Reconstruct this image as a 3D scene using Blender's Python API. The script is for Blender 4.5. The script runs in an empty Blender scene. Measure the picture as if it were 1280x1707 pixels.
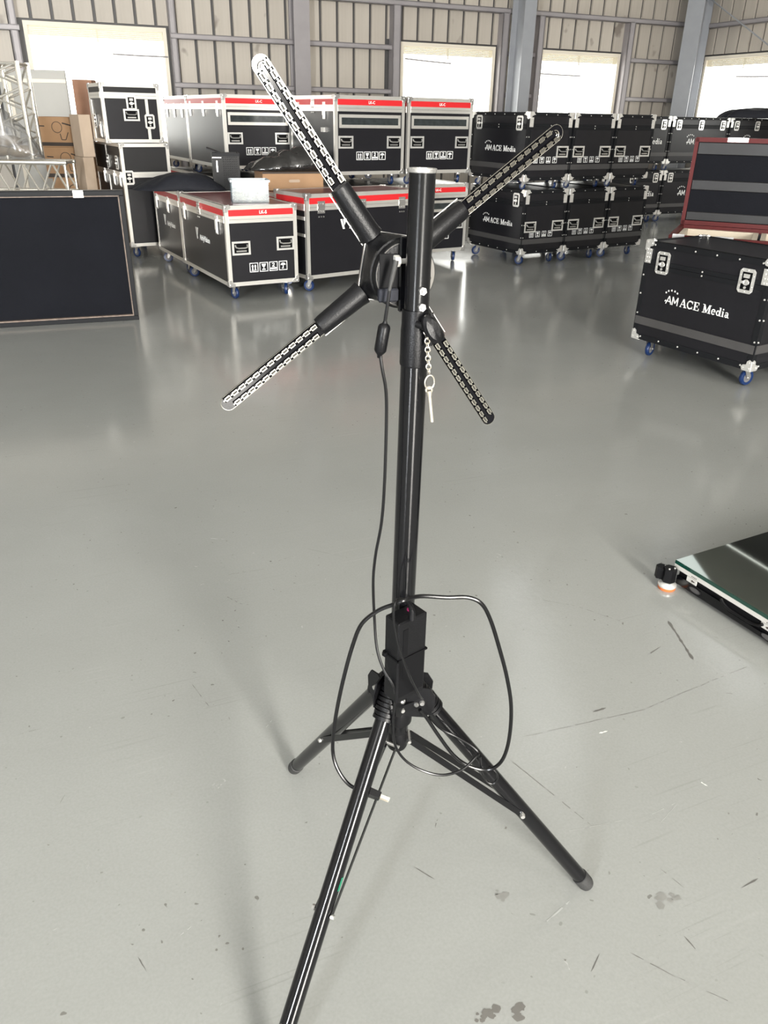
import bpy, math, random
from math import sin, cos, pi, radians, atan2, hypot, sqrt
from mathutils import Vector, Matrix
random.seed(7)
S = bpy.context.scene
COL = S.collection

# ------------------------------------------------------------------ camera
CAM_H = 1.465
PITCH, ROLL, FPX = radians(27.1), radians(1.1), 1290.0
cam_d = bpy.data.cameras.new('camera')
cam = bpy.data.objects.new('camera', cam_d)
COL.objects.link(cam)
_F = Vector((0, cos(PITCH), -sin(PITCH)))
_R0 = Vector((1, 0, 0)); _U0 = _R0.cross(_F)
_R = _R0 * cos(ROLL) + _U0 * sin(ROLL)
_U = _U0 * cos(ROLL) - _R0 * sin(ROLL)
cam.matrix_world = Matrix(((_R.x, _U.x, -_F.x, 0), (_R.y, _U.y, -_F.y, 0), (_R.z, _U.z, -_F.z, CAM_H), (0, 0, 0, 1)))
cam_d.sensor_fit = 'HORIZONTAL'; cam_d.sensor_width = 36.0
cam_d.lens = FPX * 36.0 / 1280.0
cam_d.clip_start = 0.05; cam_d.clip_end = 200
S.camera = cam

# ------------------------------------------------------------------ world, exposure
W = bpy.data.worlds.new('sky'); S.world = W; W.use_nodes = True
bg = W.node_tree.nodes['Background']
bg.inputs['Color'].default_value = (1.0, 0.98, 0.94, 1); bg.inputs['Strength'].default_value = 6.0
S.view_settings.view_transform = 'Standard'
S.view_settings.look = 'None'
S.view_settings.exposure = -0.35
S.view_settings.gamma = 1.0
S.view_settings.use_curve_mapping = False

# room frame: corner C0, T along the back wall (s), D along the right wall (towards the camera side)
AZ = radians(66.4)
T = Vector((sin(AZ), cos(AZ), 0)); D = Vector((cos(AZ), -sin(AZ), 0))
P0 = Vector((-4.7115, 12.6495, 0))            # s = 0
S_CORNER = 11.36
C0 = P0 + T * S_CORNER
S_LEFT, DEPTH, ROOF = -15.0, 19.5, 6.5
FILL_SPANS = [(-12.5, -6.5), (-5.5, .5), (1.5, 7.5)]  # spans of the added fill lights along the wall behind the camera
DOORS = [(-.70, .95), (-8.9, -7.6)]            # open doorways in the wall behind the camera (s0, s1)
def room(s, d, z): return P0 + T * s + D * d + Vector((0, 0, z))
MR = Matrix(((T.x, D.x, 0, P0.x), (T.y, D.y, 0, P0.y), (0, 0, 1, 0), (0, 0, 0, 1)))   # local x=s, y=d (mirrored handedness is avoided below)
ROT_ROOM = atan2(T.y, T.x)                    # z rotation; local +y = away from the room (outside)

def area(name, loc, look, sx, sy, power, col=(1, 1, 1)):
    l = bpy.data.lights.new(name, 'AREA'); l.shape = 'RECTANGLE'; l.size = sx; l.size_y = sy
    l.energy = power; l.color = col
    o = bpy.data.objects.new(name, l); COL.objects.link(o)
    o.location = loc
    o.rotation_euler = (Vector(look) - Vector(loc)).to_track_quat('-Z', 'Z').to_euler()
    return o
# daylight through the two big open doors behind the camera
for (a_, b_), col_, pw_ in zip(DOORS, ((1.0, .965, .90), (.92, .96, 1.0)), (2900, 4000)):
    area('door_daylight', room((a_ + b_) / 2, DEPTH + .25, 2.15), room((a_ + b_) / 2, 0, 2.15), b_ - a_, 3.9, pw_, col_)
# roof skylights
for s_, d_, w_ in ((-4.5, 13.5, 40), (3, 13.5, 30)):
    area('skylight_daylight', room(s_, d_, ROOF - .02), room(s_, d_, 0), 5.0, 1.2, w_, (1.0, .985, .955))
for s_, d_ in ((9.3, 5.0), (5.6, 5.0)):
    area('skylight_daylight', room(s_, d_, ROOF - .02), room(s_, d_ + .001, 0), .8, 5.0, 28, (.95, .98, 1.0))
# added fill lights high behind the camera, brightening back wall and case fronts
for a_, b_ in FILL_SPANS:
    area('wall_fill_light', room((a_ + b_) / 2, DEPTH + .12, 5.35), room((a_ + b_) / 2 + .5, 0, 2.6), b_ - a_, 1.3, 165, (1.0, .97, .92))
# windows: (s0, s1) on the back wall, then the right wall (d0, d1)
WIN_B = [(-.42, 1.51), (5.27, 7.05), (7.95, 9.69)]
WIN_R = [(.42, 2.3), (4.2, 6.0)]
WZ0, WZ1 = 1.0, 2.55
for a, b in WIN_B:
    area('window_daylight', room((a + b) / 2, -.32, (WZ0 + WZ1) / 2), room((a + b) / 2, 5, (WZ0 + WZ1) / 2), b - a, WZ1 - WZ0, 38, (1, .985, .95))
for a, b in WIN_R:
    area('window_daylight', room(S_CORNER + .32, (a + b) / 2, (WZ0 + WZ1) / 2), room(0, (a + b) / 2, (WZ0 + WZ1) / 2), b - a, WZ1 - WZ0, 38, (1, .985, .95))

# ------------------------------------------------------------------ materials
MATS = {}
def mat(name, col, rough=.5, metal=0.0, spec=.5, noise=0.0, nscale=8.0, bump=0.0, bscale=60.0, alpha=1.0, coat=0.0, trans=0.0, rvar=0.0):
    if name in MATS: return MATS[name]
    m = bpy.data.materials.new(name); m.use_nodes = True
    nt = m.node_tree; b = nt.nodes['Principled BSDF']
    b.inputs['Base Color'].default_value = (*col, 1); b.inputs['Roughness'].default_value = rough
    b.inputs['Metallic'].default_value = metal; b.inputs['Specular IOR Level'].default_value = spec
    b.inputs['Alpha'].default_value = alpha; b.inputs['Coat Weight'].default_value = coat
    b.inputs['Coat Roughness'].default_value = .08
    b.inputs['Transmission Weight'].default_value = trans
    tc = nt.nodes.new('ShaderNodeTexCoord')
    if noise or rvar:
        n = nt.nodes.new('ShaderNodeTexNoise'); n.inputs['Scale'].default_value = nscale; n.inputs['Detail'].default_value = 5
        nt.links.new(tc.outputs['Object'], n.inputs['Vector'])
    if noise:
        mx = nt.nodes.new('ShaderNodeMix'); mx.data_type = 'RGBA'
        mx.inputs['A'].default_value = (*[c * (1 - noise) for c in col], 1); mx.inputs['B'].default_value = (*[min(1, c * (1 + noise)) for c in col], 1)
        nt.links.new(n.outputs['Fac'], mx.inputs['Factor']); nt.links.new(mx.outputs['Result'], b.inputs['Base Color'])
    if rvar:
        mr = nt.nodes.new('ShaderNodeMapRange'); mr.inputs['To Min'].default_value = max(0, rough - rvar); mr.inputs['To Max'].default_value = rough + rvar
        nt.links.new(n.outputs['Fac'], mr.inputs['Value']); nt.links.new(mr.outputs['Result'], b.inputs['Roughness'])
    if bump:
        n2 = nt.nodes.new('ShaderNodeTexNoise'); n2.inputs['Scale'].default_value = bscale; n2.inputs['Detail'].default_value = 3
        nt.links.new(tc.outputs['Object'], n2.inputs['Vector'])
        bp = nt.nodes.new('ShaderNodeBump'); bp.inputs['Strength'].default_value = bump; bp.inputs['Distance'].default_value = .01
        nt.links.new(n2.outputs['Fac'], bp.inputs['Height']); nt.links.new(bp.outputs['Normal'], b.inputs['Normal'])
    MATS[name] = m
    return m
M = dict(
    laminate=mat('black_laminate', (.0095, .0093, .0115), .34, spec=.34, noise=.2, bump=.08, bscale=300),
    lam_dark=mat('charcoal_laminate', (.012, .0115, .012), .45, spec=.3, noise=.15, bump=.06, bscale=250),
    lid_in=mat('lid_foam', (.006, .0065, .009), .8, spec=.1, noise=.25, nscale=3, bump=.2, bscale=90),
    alu=mat('aluminium_rail', (.80, .78, .73), .34, .75, noise=.06, nscale=14),
    alu_worn=mat('worn_rail_edge', (.17, .13, .105), .6, .2, noise=.8, nscale=26),
    chrome=mat('chrome', (.84, .83, .80), .30, .72),
    zinc=mat('zinc_plate', (.58, .57, .55), .3, .85, noise=.12, nscale=30),
    black_rail=mat('black_rail', (.009, .0095, .011), .5, spec=.16),
    strip=mat('grey_rub_strip', (.052, .050, .050), .5, noise=.15),
    red=mat('red_band', (.52, .018, .022), .4, spec=.4),
    redrail=mat('dark_red_rail', (.075, .008, .008), .5, spec=.2, noise=.2),
    redlid=mat('dull_red_board', (.16, .045, .045), .3, noise=.3, nscale=6),
    white=mat('white_print', (.82, .82, .80), .5),
    recess=mat('dark_recess', (.003, .003, .0035), .6, spec=.1),
    blue=mat('blue_tyre', (.006, .022, .085), .4),
    tyre=mat('grey_tyre', (.13, .13, .14), .5),
    foam=mat('beige_foam', (.52, .46, .37), .9, noise=.12, nscale=12, bump=.2),
    slotglass=mat('label_window', (.03, .035, .036), .12, noise=.8, nscale=18),
    card=mat('cardboard', (.32, .19, .10), .75, noise=.12, nscale=10, bump=.1, bscale=80),
    card2=mat('dark_cardboard', (.30, .16, .10), .75, noise=.15, nscale=10),
    kraft=mat('pale_cardboard', (.40, .31, .23), .75, noise=.1, nscale=10),
    ink=mat('black_ink', (.035, .025, .02), .7),
    cloth=mat('black_cloth', (.010, .011, .016), .75, spec=.3, noise=.3, nscale=20, bump=.3, bscale=40),
    poly=mat('black_polythene', (.012, .0115, .0115), .16, spec=.8, noise=.3, bump=1.0, bscale=11),
    truss=mat('truss_tube', (.80, .77, .70), .26, .85),
    board=mat('pale_board', (.40, .39, .36), .6, noise=.06, nscale=5),
    frame=mat('cream_frame', (.72, .66, .55), .5),
    steel=mat('grey_steel_paint', (.29, .30, .32), .38, .1, noise=.1, nscale=6),
    steel_d=mat('girt_steel', (.30, .28, .285), .45, .15, noise=.14, nscale=5),
    blackpaint=mat('black_powder_coat', (.003, .003, .0036), .16, spec=.38, rvar=.05, nscale=9),
    blacksatin=mat('black_satin_tube', (.0035, .0035, .004), .22, spec=.38, rvar=.05, nscale=9),
    blackplastic=mat('black_plastic', (.0038, .0038, .0044), .38, spec=.20, bump=.08, bscale=400),
    rubber=mat('grey_rubber', (.018, .018, .0175), .7, bump=.15, bscale=200),
    greydisc=mat('grey_disc', (.10, .094, .084), .5, .1),
    cable=mat('cable_jacket', (.003, .003, .0035), .28, spec=.35),
    led=mat('led_frame', (.62, .60, .54), .16, 1.0),
    ledcore=mat('led_core', (.035, .033, .029), .5, 0, spec=.06),
    boardblack=mat('glossy_black_board', (.003, .003, .004), .09, spec=.22),
    mask=mat('black_solder_mask', (.002, .002, .0025), .9, spec=.0),
    brass=mat('pale_pin_metal', (.62, .58, .50), .3, .8),
    magenta=mat('magenta_led_ring', (.20, .01, .07), .3),
    orange=mat('orange_ring', (.42, .105, .028), .5),
    green=mat('green_tape', (.004, .14, .075), .5),
    whitestrip=mat('white_strip', (.42, .41, .385), .45, noise=.06),
    glassedge=mat('green_glass_edge', (.004, .035, .024), .08, spec=.9),
    tile=mat('mirror_dark_glass', (.30, .33, .30), .03, 1.0),
    ceiling=mat('roof_sheet', (.50, .49, .46), .6, noise=.1, nscale=2),
    wallplain=mat('plain_wall', (.46, .44, .40), .7, noise=.1, nscale=2),
    louvre=mat('cream_louvre', (.70, .64, .48), .5),
)
def clear(name, tint, fac, rough=.05):
    m = bpy.data.materials.new(name); m.use_nodes = True; nt = m.node_tree
    nt.nodes.remove(nt.nodes['Principled BSDF'])
    t = nt.nodes.new('ShaderNodeBsdfTransparent'); t.inputs[0].default_value = (*tint, 1)
    g = nt.nodes.new('ShaderNodeBsdfGlossy'); g.inputs['Roughness'].default_value = rough
    d = nt.nodes.new('ShaderNodeBsdfDiffuse'); d.inputs[0].default_value = (*tint, 1)
    m1 = nt.nodes.new('ShaderNodeMixShader'); m1.inputs[0].default_value = .5
    m2 = nt.nodes.new('ShaderNodeMixShader'); m2.inputs[0].default_value = fac
    nt.links.new(g.outputs[0], m1.inputs[1]); nt.links.new(d.outputs[0], m1.inputs[2])
    nt.links.new(t.outputs[0], m2.inputs[1]); nt.links.new(m1.outputs[0], m2.inputs[2])
    nt.links.new(m2.outputs[0], nt.nodes['Material Output'].inputs[0])
    return m
for k_, c_, r_ in (('scuff_dark', (.10, .097, .09), .5), ('scuff_light', (.33, .34, .325), .35), ('stain', (.20, .20, .188), .3), ('stain_dark', (.13, .125, .115), .35), ('paint_fleck', (.6, .6, .57), .5)): M[k_] = mat(k_, c_, r_, noise=.15, nscale=40)
M['pane'] = clear('window_pane', (.95, .96, .95), .06, .03)
M['clearplastic'] = clear('clear_plastic', (.74, .78, .80), .09, .12)
M['bagplastic'] = clear('bag_film', (.84, .84, .84), .10, .15)

def panel_mat():
    # profiled wall sheet: warm grey, vertical streaks, small dirt specks
    m = bpy.data.materials.new('wall_sheet'); m.use_nodes = True; nt = m.node_tree; b = nt.nodes['Principled BSDF']
    tc = nt.nodes.new('ShaderNodeTexCoord'); mp = nt.nodes.new('ShaderNodeMapping'); mp.inputs['Scale'].default_value = (14, 14, .8)
    n = nt.nodes.new('ShaderNodeTexNoise'); n.inputs['Scale'].default_value = 1.6; n.inputs['Detail'].default_value = 5
    oi = nt.nodes.new('ShaderNodeObjectInfo')
    mx = nt.nodes.new('ShaderNodeMix'); mx.data_type = 'RGBA'; mx.inputs['A'].default_value = (.38, .34, .29, 1); mx.inputs['B'].default_value = (.50, .455, .395, 1)
    nt.links.new(tc.outputs['Object'], mp.inputs['Vector']); nt.links.new(mp.outputs['Vector'], n.inputs['Vector'])
    nt.links.new(n.outputs['Fac'], mx.inputs['Factor'])
    n3 = nt.nodes.new('ShaderNodeTexNoise'); n3.inputs['Scale'].default_value = 3.3; n3.inputs['Detail'].default_value = 2
    va = nt.nodes.new('ShaderNodeVectorMath'); va.operation = 'ADD'; nt.links.new(tc.outputs['Object'], va.inputs[0]); nt.links.new(oi.outputs['Location'], va.inputs[1])
    nt.links.new(va.outputs[0], n3.inputs['Vector'])
    cr = nt.nodes.new('ShaderNodeMapRange'); cr.inputs['From Min'].default_value = .68; cr.inputs['From Max'].default_value = .76
    nt.links.new(n3.outputs['Fac'], cr.inputs['Value'])
    mx2 = nt.nodes.new('ShaderNodeMix'); mx2.data_type = 'RGBA'; mx2.inputs['B'].default_value = (.23, .20, .17, 1)
    nt.links.new(cr.outputs['Result'], mx2.inputs['Factor']); nt.links.new(mx.outputs['Result'], mx2.inputs['A'])
    hs = nt.nodes.new('ShaderNodeHueSaturation'); mr = nt.nodes.new('ShaderNodeMapRange'); mr.inputs['To Min'].default_value = .93; mr.inputs['To Max'].default_value = 1.05
    nt.links.new(oi.outputs['Random'], mr.inputs['Value']); nt.links.new(mr.outputs['Result'], hs.inputs['Value'])
    nt.links.new(mx2.outputs['Result'], hs.inputs['Color']); nt.links.new(hs.outputs['Color'], b.inputs['Base Color'])
    b.inputs['Roughness'].default_value = .5
    return m
M['sheet'] = panel_mat()

def floor_mat():
    m = bpy.data.materials.new('epoxy_floor'); m.use_nodes = True; nt = m.node_tree; b = nt.nodes['Principled BSDF']
    L = nt.links.new
    tc = nt.nodes.new('ShaderNodeTexCoord')
    def noise(sc, det=4, rough=.55, stretch=None, dist=0):
        n = nt.nodes.new('ShaderNodeTexNoise'); n.inputs['Scale'].default_value = sc; n.inputs['Detail'].default_value = det
        n.inputs['Roughness'].default_value = rough; n.inputs['Distortion'].default_value = dist
        if stretch:
            mp = nt.nodes.new('ShaderNodeMapping'); mp.inputs['Scale'].default_value = stretch[:3]; mp.inputs['Rotation'].default_value = (0, 0, stretch[3])
            L(tc.outputs['Object'], mp.inputs['Vector']); L(mp.outputs['Vector'], n.inputs['Vector'])
        else: L(tc.outputs['Object'], n.inputs['Vector'])
        return n.outputs['Fac']
    def rng(v, a, b_, c, d):
        r = nt.nodes.new('ShaderNodeMapRange'); r.inputs['From Min'].default_value = a; r.inputs['From Max'].default_value = b_
        r.inputs['To Min'].default_value = c; r.inputs['To Max'].default_value = d; L(v, r.inputs['Value']); return r.outputs['Result']
    def mix(f, A, B):
        x = nt.nodes.new('ShaderNodeMix'); x.data_type = 'RGBA'
        L(f, x.inputs['Factor'])
        for k, v in (('A', A), ('B', B)):
            if isinstance(v, tuple): x.inputs[k].default_value = (*v, 1)
            else: L(v, x.inputs[k])
        return x.outputs['Result']
    def mul(a, b_):
        x = nt.nodes.new('ShaderNodeMath'); x.operation = 'MULTIPLY'; L(a, x.inputs[0]); L(b_, x.inputs[1]); return x.outputs[0]
    base = mix(rng(noise(.55, 3), .3, .7, 0, 1), (.255, .262, .250), (.292, .300, .288))
    base = mix(rng(noise(3, 3), .3, .75, 0, .35), base, (.245, .25, .237))
    # fine speckle, dark specks, chipped spots
    base = mix(rng(noise(160, 2), .35, .7, 0, .16), base, (.16, .16, .15))
    base = mix(mul(rng(noise(52, 1), .735, .765, 0, .75), rng(noise(2.3, 1), .42, .6, 0, 1)), base, (.10, .095, .085))
    base = mix(rng(noise(33, 1, dist=1.5), .79, .82, 0, .5), base, (.42, .42, .40))
    # hairline scratches: stretched noises in three directions
    for k, (ang, sx) in enumerate(((.3, 1.0), (1.25, .9), (2.3, 1.1))):
        s = noise(2.2 * sx, 1, stretch=(1, 46, 1, ang)); band = rng(s, .655, .67, 0, 1)
        gate = rng(noise(1.4 + k * .35, 2), .58, .70, 0, .22)
        base = mix(mul(band, gate), base, (.13, .125, .12) if k != 1 else (.36, .36, .345))
    L(base, b.inputs['Base Color'])
    rr = rng(noise(1.6, 3, .5), .25, .75, .11, .18)
    L(rr, b.inputs['Roughness'])
    b.inputs['Specular IOR Level'].default_value = .5
    bp = nt.nodes.new('ShaderNodeBump'); bp.inputs['Strength'].default_value = .10; bp.inputs['Distance'].default_value = .004
    L(noise(38, 3), bp.inputs['Height'])
    bp2 = nt.nodes.new('ShaderNodeBump'); bp2.inputs['Strength'].default_value = .05; bp2.inputs['Distance'].default_value = .02
    L(noise(2.5, 2), bp2.inputs['Height']); L(bp.outputs['Normal'], bp2.inputs['Normal'])
    L(bp2.outputs['Normal'], b.inputs['Normal'])
    return m
M['floor'] = floor_mat()

# ------------------------------------------------------------------ mesh helper
class MB:
    def __init__(s): s.v = []; s.f = []; s.mi = []; s.m = 0
    def add(s, vs, fs):
        n = len(s.v); s.v += [tuple(v) for v in vs]; s.f += [tuple(i + n for i in f) for f in fs]; s.mi += [s.m] * len(fs); return s
    def box(s, a, b):
        x0, y0, z0 = a; x1, y1, z1 = b
        if x0 > x1: x0, x1 = x1, x0
        if y0 > y1: y0, y1 = y1, y0
        if z0 > z1: z0, z1 = z1, z0
        return s.add([(x0, y0, z0), (x1, y0, z0), (x1, y1, z0), (x0, y1, z0), (x0, y0, z1), (x1, y0, z1), (x1, y1, z1), (x0, y1, z1)],
                     [(0, 3, 2, 1), (4, 5, 6, 7), (0, 1, 5, 4), (1, 2, 6, 5), (2, 3, 7, 6), (3, 0, 4, 7)])
    def bbox(s, a, b, r):
        # box with all edges chamfered by r
        x0, y0, z0 = a; x1, y1, z1 = b; vs = []; ix = {}
        for i, X in enumerate((x0, x1)):
            for j, Y in enumerate((y0, y1)):
                for k, Z in enumerate((z0, z1)):
                    sx, sy, sz = (r, -r)[i], (r, -r)[j], (r, -r)[k]
                    for ax, p in enumerate(((X, Y + sy, Z + sz), (X + sx, Y, Z + sz), (X + sx, Y + sy, Z))):
                        ix[(i, j, k, ax)] = len(vs); vs.append(p)
        g = lambda i, j, k, ax: ix[(i, j, k, ax)]
        fs = []
        for i in (0, 1): fs.append([g(i, 0, 0, 0), g(i, 1, 0, 0), g(i, 1, 1, 0), g(i, 0, 1, 0)][::(-1 if i == 0 else 1)])
        for j in (0, 1): fs.append([g(0, j, 0, 1), g(1, j, 0, 1), g(1, j, 1, 1), g(0, j, 1, 1)][::(1 if j == 0 else -1)])
        for k in (0, 1): fs.append([g(0, 0, k, 2), g(1, 0, k, 2), g(1, 1, k, 2), g(0, 1, k, 2)][::(-1 if k == 0 else 1)])
        def fix(q):
            c = Vector(((x0 + x1) / 2, (y0 + y1) / 2, (z0 + z1) / 2)); P = [Vector(vs[t]) for t in q]
            n = (P[1] - P[0]).cross(P[2] - P[0]); m = sum(P, Vector()) / len(P)
            return q if n.dot(m - c) > 0 else q[::-1]
        for i in (0, 1):
            for j in (0, 1):
                fs.append(fix([g(i, j, 0, 0), g(i, j, 1, 0), g(i, j, 1, 1), g(i, j, 0, 1)]))
                fs.append(fix([g(0, i, j, 1), g(1, i, j, 1), g(1, i, j, 2), g(0, i, j, 2)]))
                fs.append(fix([g(i, 0, j, 0), g(i, 1, j, 0), g(i, 1, j, 2), g(i, 0, j, 2)]))
                for k in (0, 1): fs.append(fix([g(i, j, k, 0), g(i, j, k, 1), g(i, j, k, 2)]))
        return s.add(vs, fs)
    def cyl(s, p0, p1, r0, r1=None, n=12, caps=True):
        r1 = r0 if r1 is None else r1; p0 = Vector(p0); p1 = Vector(p1); ax = (p1 - p0).normalized()
        u = ax.orthogonal().normalized(); w = ax.cross(u); vs = []
        for p, r in ((p0, r0), (p1, r1)):
            for k in range(n):
                a = 2 * pi * k / n; vs.append(p + (u * cos(a) + w * sin(a)) * r)
        fs = [(k, (k + 1) % n, n + (k + 1) % n, n + k) for k in range(n)]
        if caps: fs += [tuple(range(n - 1, -1, -1)), tuple(range(n, 2 * n))]
        return s.add(vs, fs)
    def lathe(s, prof, M4=None, n=20, closed=False):
        vs = []; fs = []; m = len(prof)
        for k in range(n):
            a = 2 * pi * k / n
            for r, z in prof: vs.append(Vector((r * cos(a), r * sin(a), z)))
        if M4: vs = [M4 @ v for v in vs]
        for k in range(n):
            k2 = (k + 1) % n
            for i in range(m if closed else m - 1):
                j = (i + 1) % m; fs.append((k * m + i, k2 * m + i, k2 * m + j, k * m + j))
        return s.add(vs, fs)
    def tube(s, pts, r, n=8, closed=False, caps=True):
        P = [Vector(p) for p in pts]; m = len(P); vs = []; u = None
        for i in range(m):
            if closed: t = (P[(i + 1) % m] - P[i - 1]).normalized()
            else: t = (P[min(i + 1, m - 1)] - P[max(i - 1, 0)]).normalized()
            if u is None: u = t.orthogonal().normalized()
            u = (u - t * u.dot(t)); u = u.normalized() if u.length > 1e-6 else t.orthogonal().normalized()
            w = t.cross(u); rr = r[i] if isinstance(r, (list, tuple)) else r
            for k in range(n):
                a = 2 * pi * k / n; vs.append(P[i] + (u * cos(a) + w * sin(a)) * rr)
        fs = []
        for i in range(m if closed else m - 1):
            j = (i + 1) % m
            for k in range(n): fs.append((i * n + k, i * n + (k + 1) % n, j * n + (k + 1) % n, j * n + k))
        if caps and not closed: fs += [tuple(range(n - 1, -1, -1)), tuple(range((m - 1) * n, m * n))]
        return s.add(vs, fs)
    def prism(s, poly, f, w0, w1):
        # poly in (u,v), f(u,v,w)->xyz ; counter-clockwise seen from +w
        n = len(poly); vs = [f(u, v, w0) for u, v in poly] + [f(u, v, w1) for u, v in poly]
        return s.add(vs, [tuple(range(n - 1, -1, -1)), tuple(range(n, 2 * n))] + [(k, (k + 1) % n, n + (k + 1) % n, n + k) for k in range(n)])
    def fbox(s, f, u0, u1, v0, v1, w0, w1):
        return s.prism([(u0, v0), (u1, v0), (u1, v1), (u0, v1)], f, w0, w1)
    def fcyl(s, f, u, v, w0, w1, r, n=10, r1=None):
        r1 = r if r1 is None else r1
        a = [(u + r * cos(2 * pi * k / n), v + r * sin(2 * pi * k / n)) for k in range(n)]
        b = [(u + r1 * cos(2 * pi * k / n), v + r1 * sin(2 * pi * k / n)) for k in range(n)]
        vs = [f(x, y, w0) for x, y in a] + [f(x, y, w1) for x, y in b]
        return s.add(vs, [tuple(range(n - 1, -1, -1)), tuple(range(n, 2 * n))] + [(k, (k + 1) % n, n + (k + 1) % n, n + k) for k in range(n)])
    def stroke(s, f, pts, wd, w0, w1):
        # flat extruded stroke through 2-D points
        for (ax, ay), (bx, by) in zip(pts[:-1], pts[1:]):
            dx, dy = bx - ax, by - ay; l = hypot(dx, dy)
            if l < 1e-9: continue
            nx, ny = -dy / l * wd / 2, dx / l * wd / 2
            s.prism([(ax - nx, ay - ny), (bx - nx, by - ny), (bx + nx, by + ny), (ax + nx, ay + ny)], f, w0, w1)
        return s
    def ring(s, f, u, v, r_in, r_out, w0, w1, n=20):
        vs = []
        for k in range(n):
            a = 2 * pi * k / n; c, d = cos(a), sin(a)
            vs += [f(u + r_in * c, v + r_in * d, w0), f(u + r_out * c, v + r_out * d, w0), f(u + r_out * c, v + r_out * d, w1), f(u + r_in * c, v + r_in * d, w1)]
        fs = []
        for k in range(n):
            a = 4 * k; b = 4 * ((k + 1) % n)
            fs += [(a + 1, b + 1, b + 2, a + 2), (a + 2, b + 2, b + 3, a + 3), (a + 3, b + 3, b, a), (a, b, b + 1, a + 1)]
        return s.add(vs, fs)
    def mesh(s, name, mats, smooth=True, angle=35):
        me = bpy.data.meshes.new(name); me.from_pydata(s.v, [], s.f); me.update()
        for m in (mats if isinstance(mats, (list, tuple)) else [mats]): me.materials.append(m)
        me.polygons.foreach_set('material_index', s.mi)
        if smooth:
            me.polygons.foreach_set('use_smooth', [True] * len(me.polygons)); me.set_sharp_from_angle(angle=radians(angle))
        return me
    def obj(s, name, mats, parent=None, **k):
        return link(name, s.mesh(name, mats, **k), parent)
def link(name, me, parent=None, loc=None, rot=None, mtx=None):
    o = bpy.data.objects.new(name, me); COL.objects.link(o)
    if parent is not None: o.parent = parent
    if mtx is not None: o.matrix_local = mtx
    if loc is not None: o.location = loc
    if rot is not None: o.rotation_euler = rot
    return o
def tag(o, label=None, cat=None, group=None, kind=None):
    if label: o['label'] = label
    if cat: o['category'] = cat
    if group: o['group'] = group
    if kind: o['kind'] = kind
    return o
def thing(name, label, cat, loc=(0, 0, 0), rz=0, group=None, mtx=None):
    o = bpy.data.objects.new(name, None); COL.objects.link(o); o.empty_display_size = .1
    o.location = loc; o.rotation_euler = (0, 0, rz)
    if mtx is not None: o.matrix_world = mtx
    return tag(o, label, cat, group)
def smooth_path(pts, sub=6):
    P = [Vector(p) for p in pts]; out = []
    for i in range(len(P) - 1):
        a, b, c, d = P[max(i - 1, 0)], P[i], P[i + 1], P[min(i + 2, len(P) - 1)]
        for k in range(sub):
            t = k / sub
            out.append(.5 * ((2 * b) + (c - a) * t + (2 * a - 5 * b + 4 * c - d) * t * t + (3 * b - a - 3 * c + d) * t ** 3))
    out.append(P[-1]); return out
def axes(o, z, x=None):
    z = Vector(z).normalized(); x = Vector(x).normalized() if x else z.orthogonal().normalized()
    y = z.cross(x).normalized(); x = y.cross(z)
    return Matrix(((x.x, y.x, z.x, o[0]), (x.y, y.y, z.y, o[1]), (x.z, y.z, z.z, o[2]), (0, 0, 0, 1)))

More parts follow.
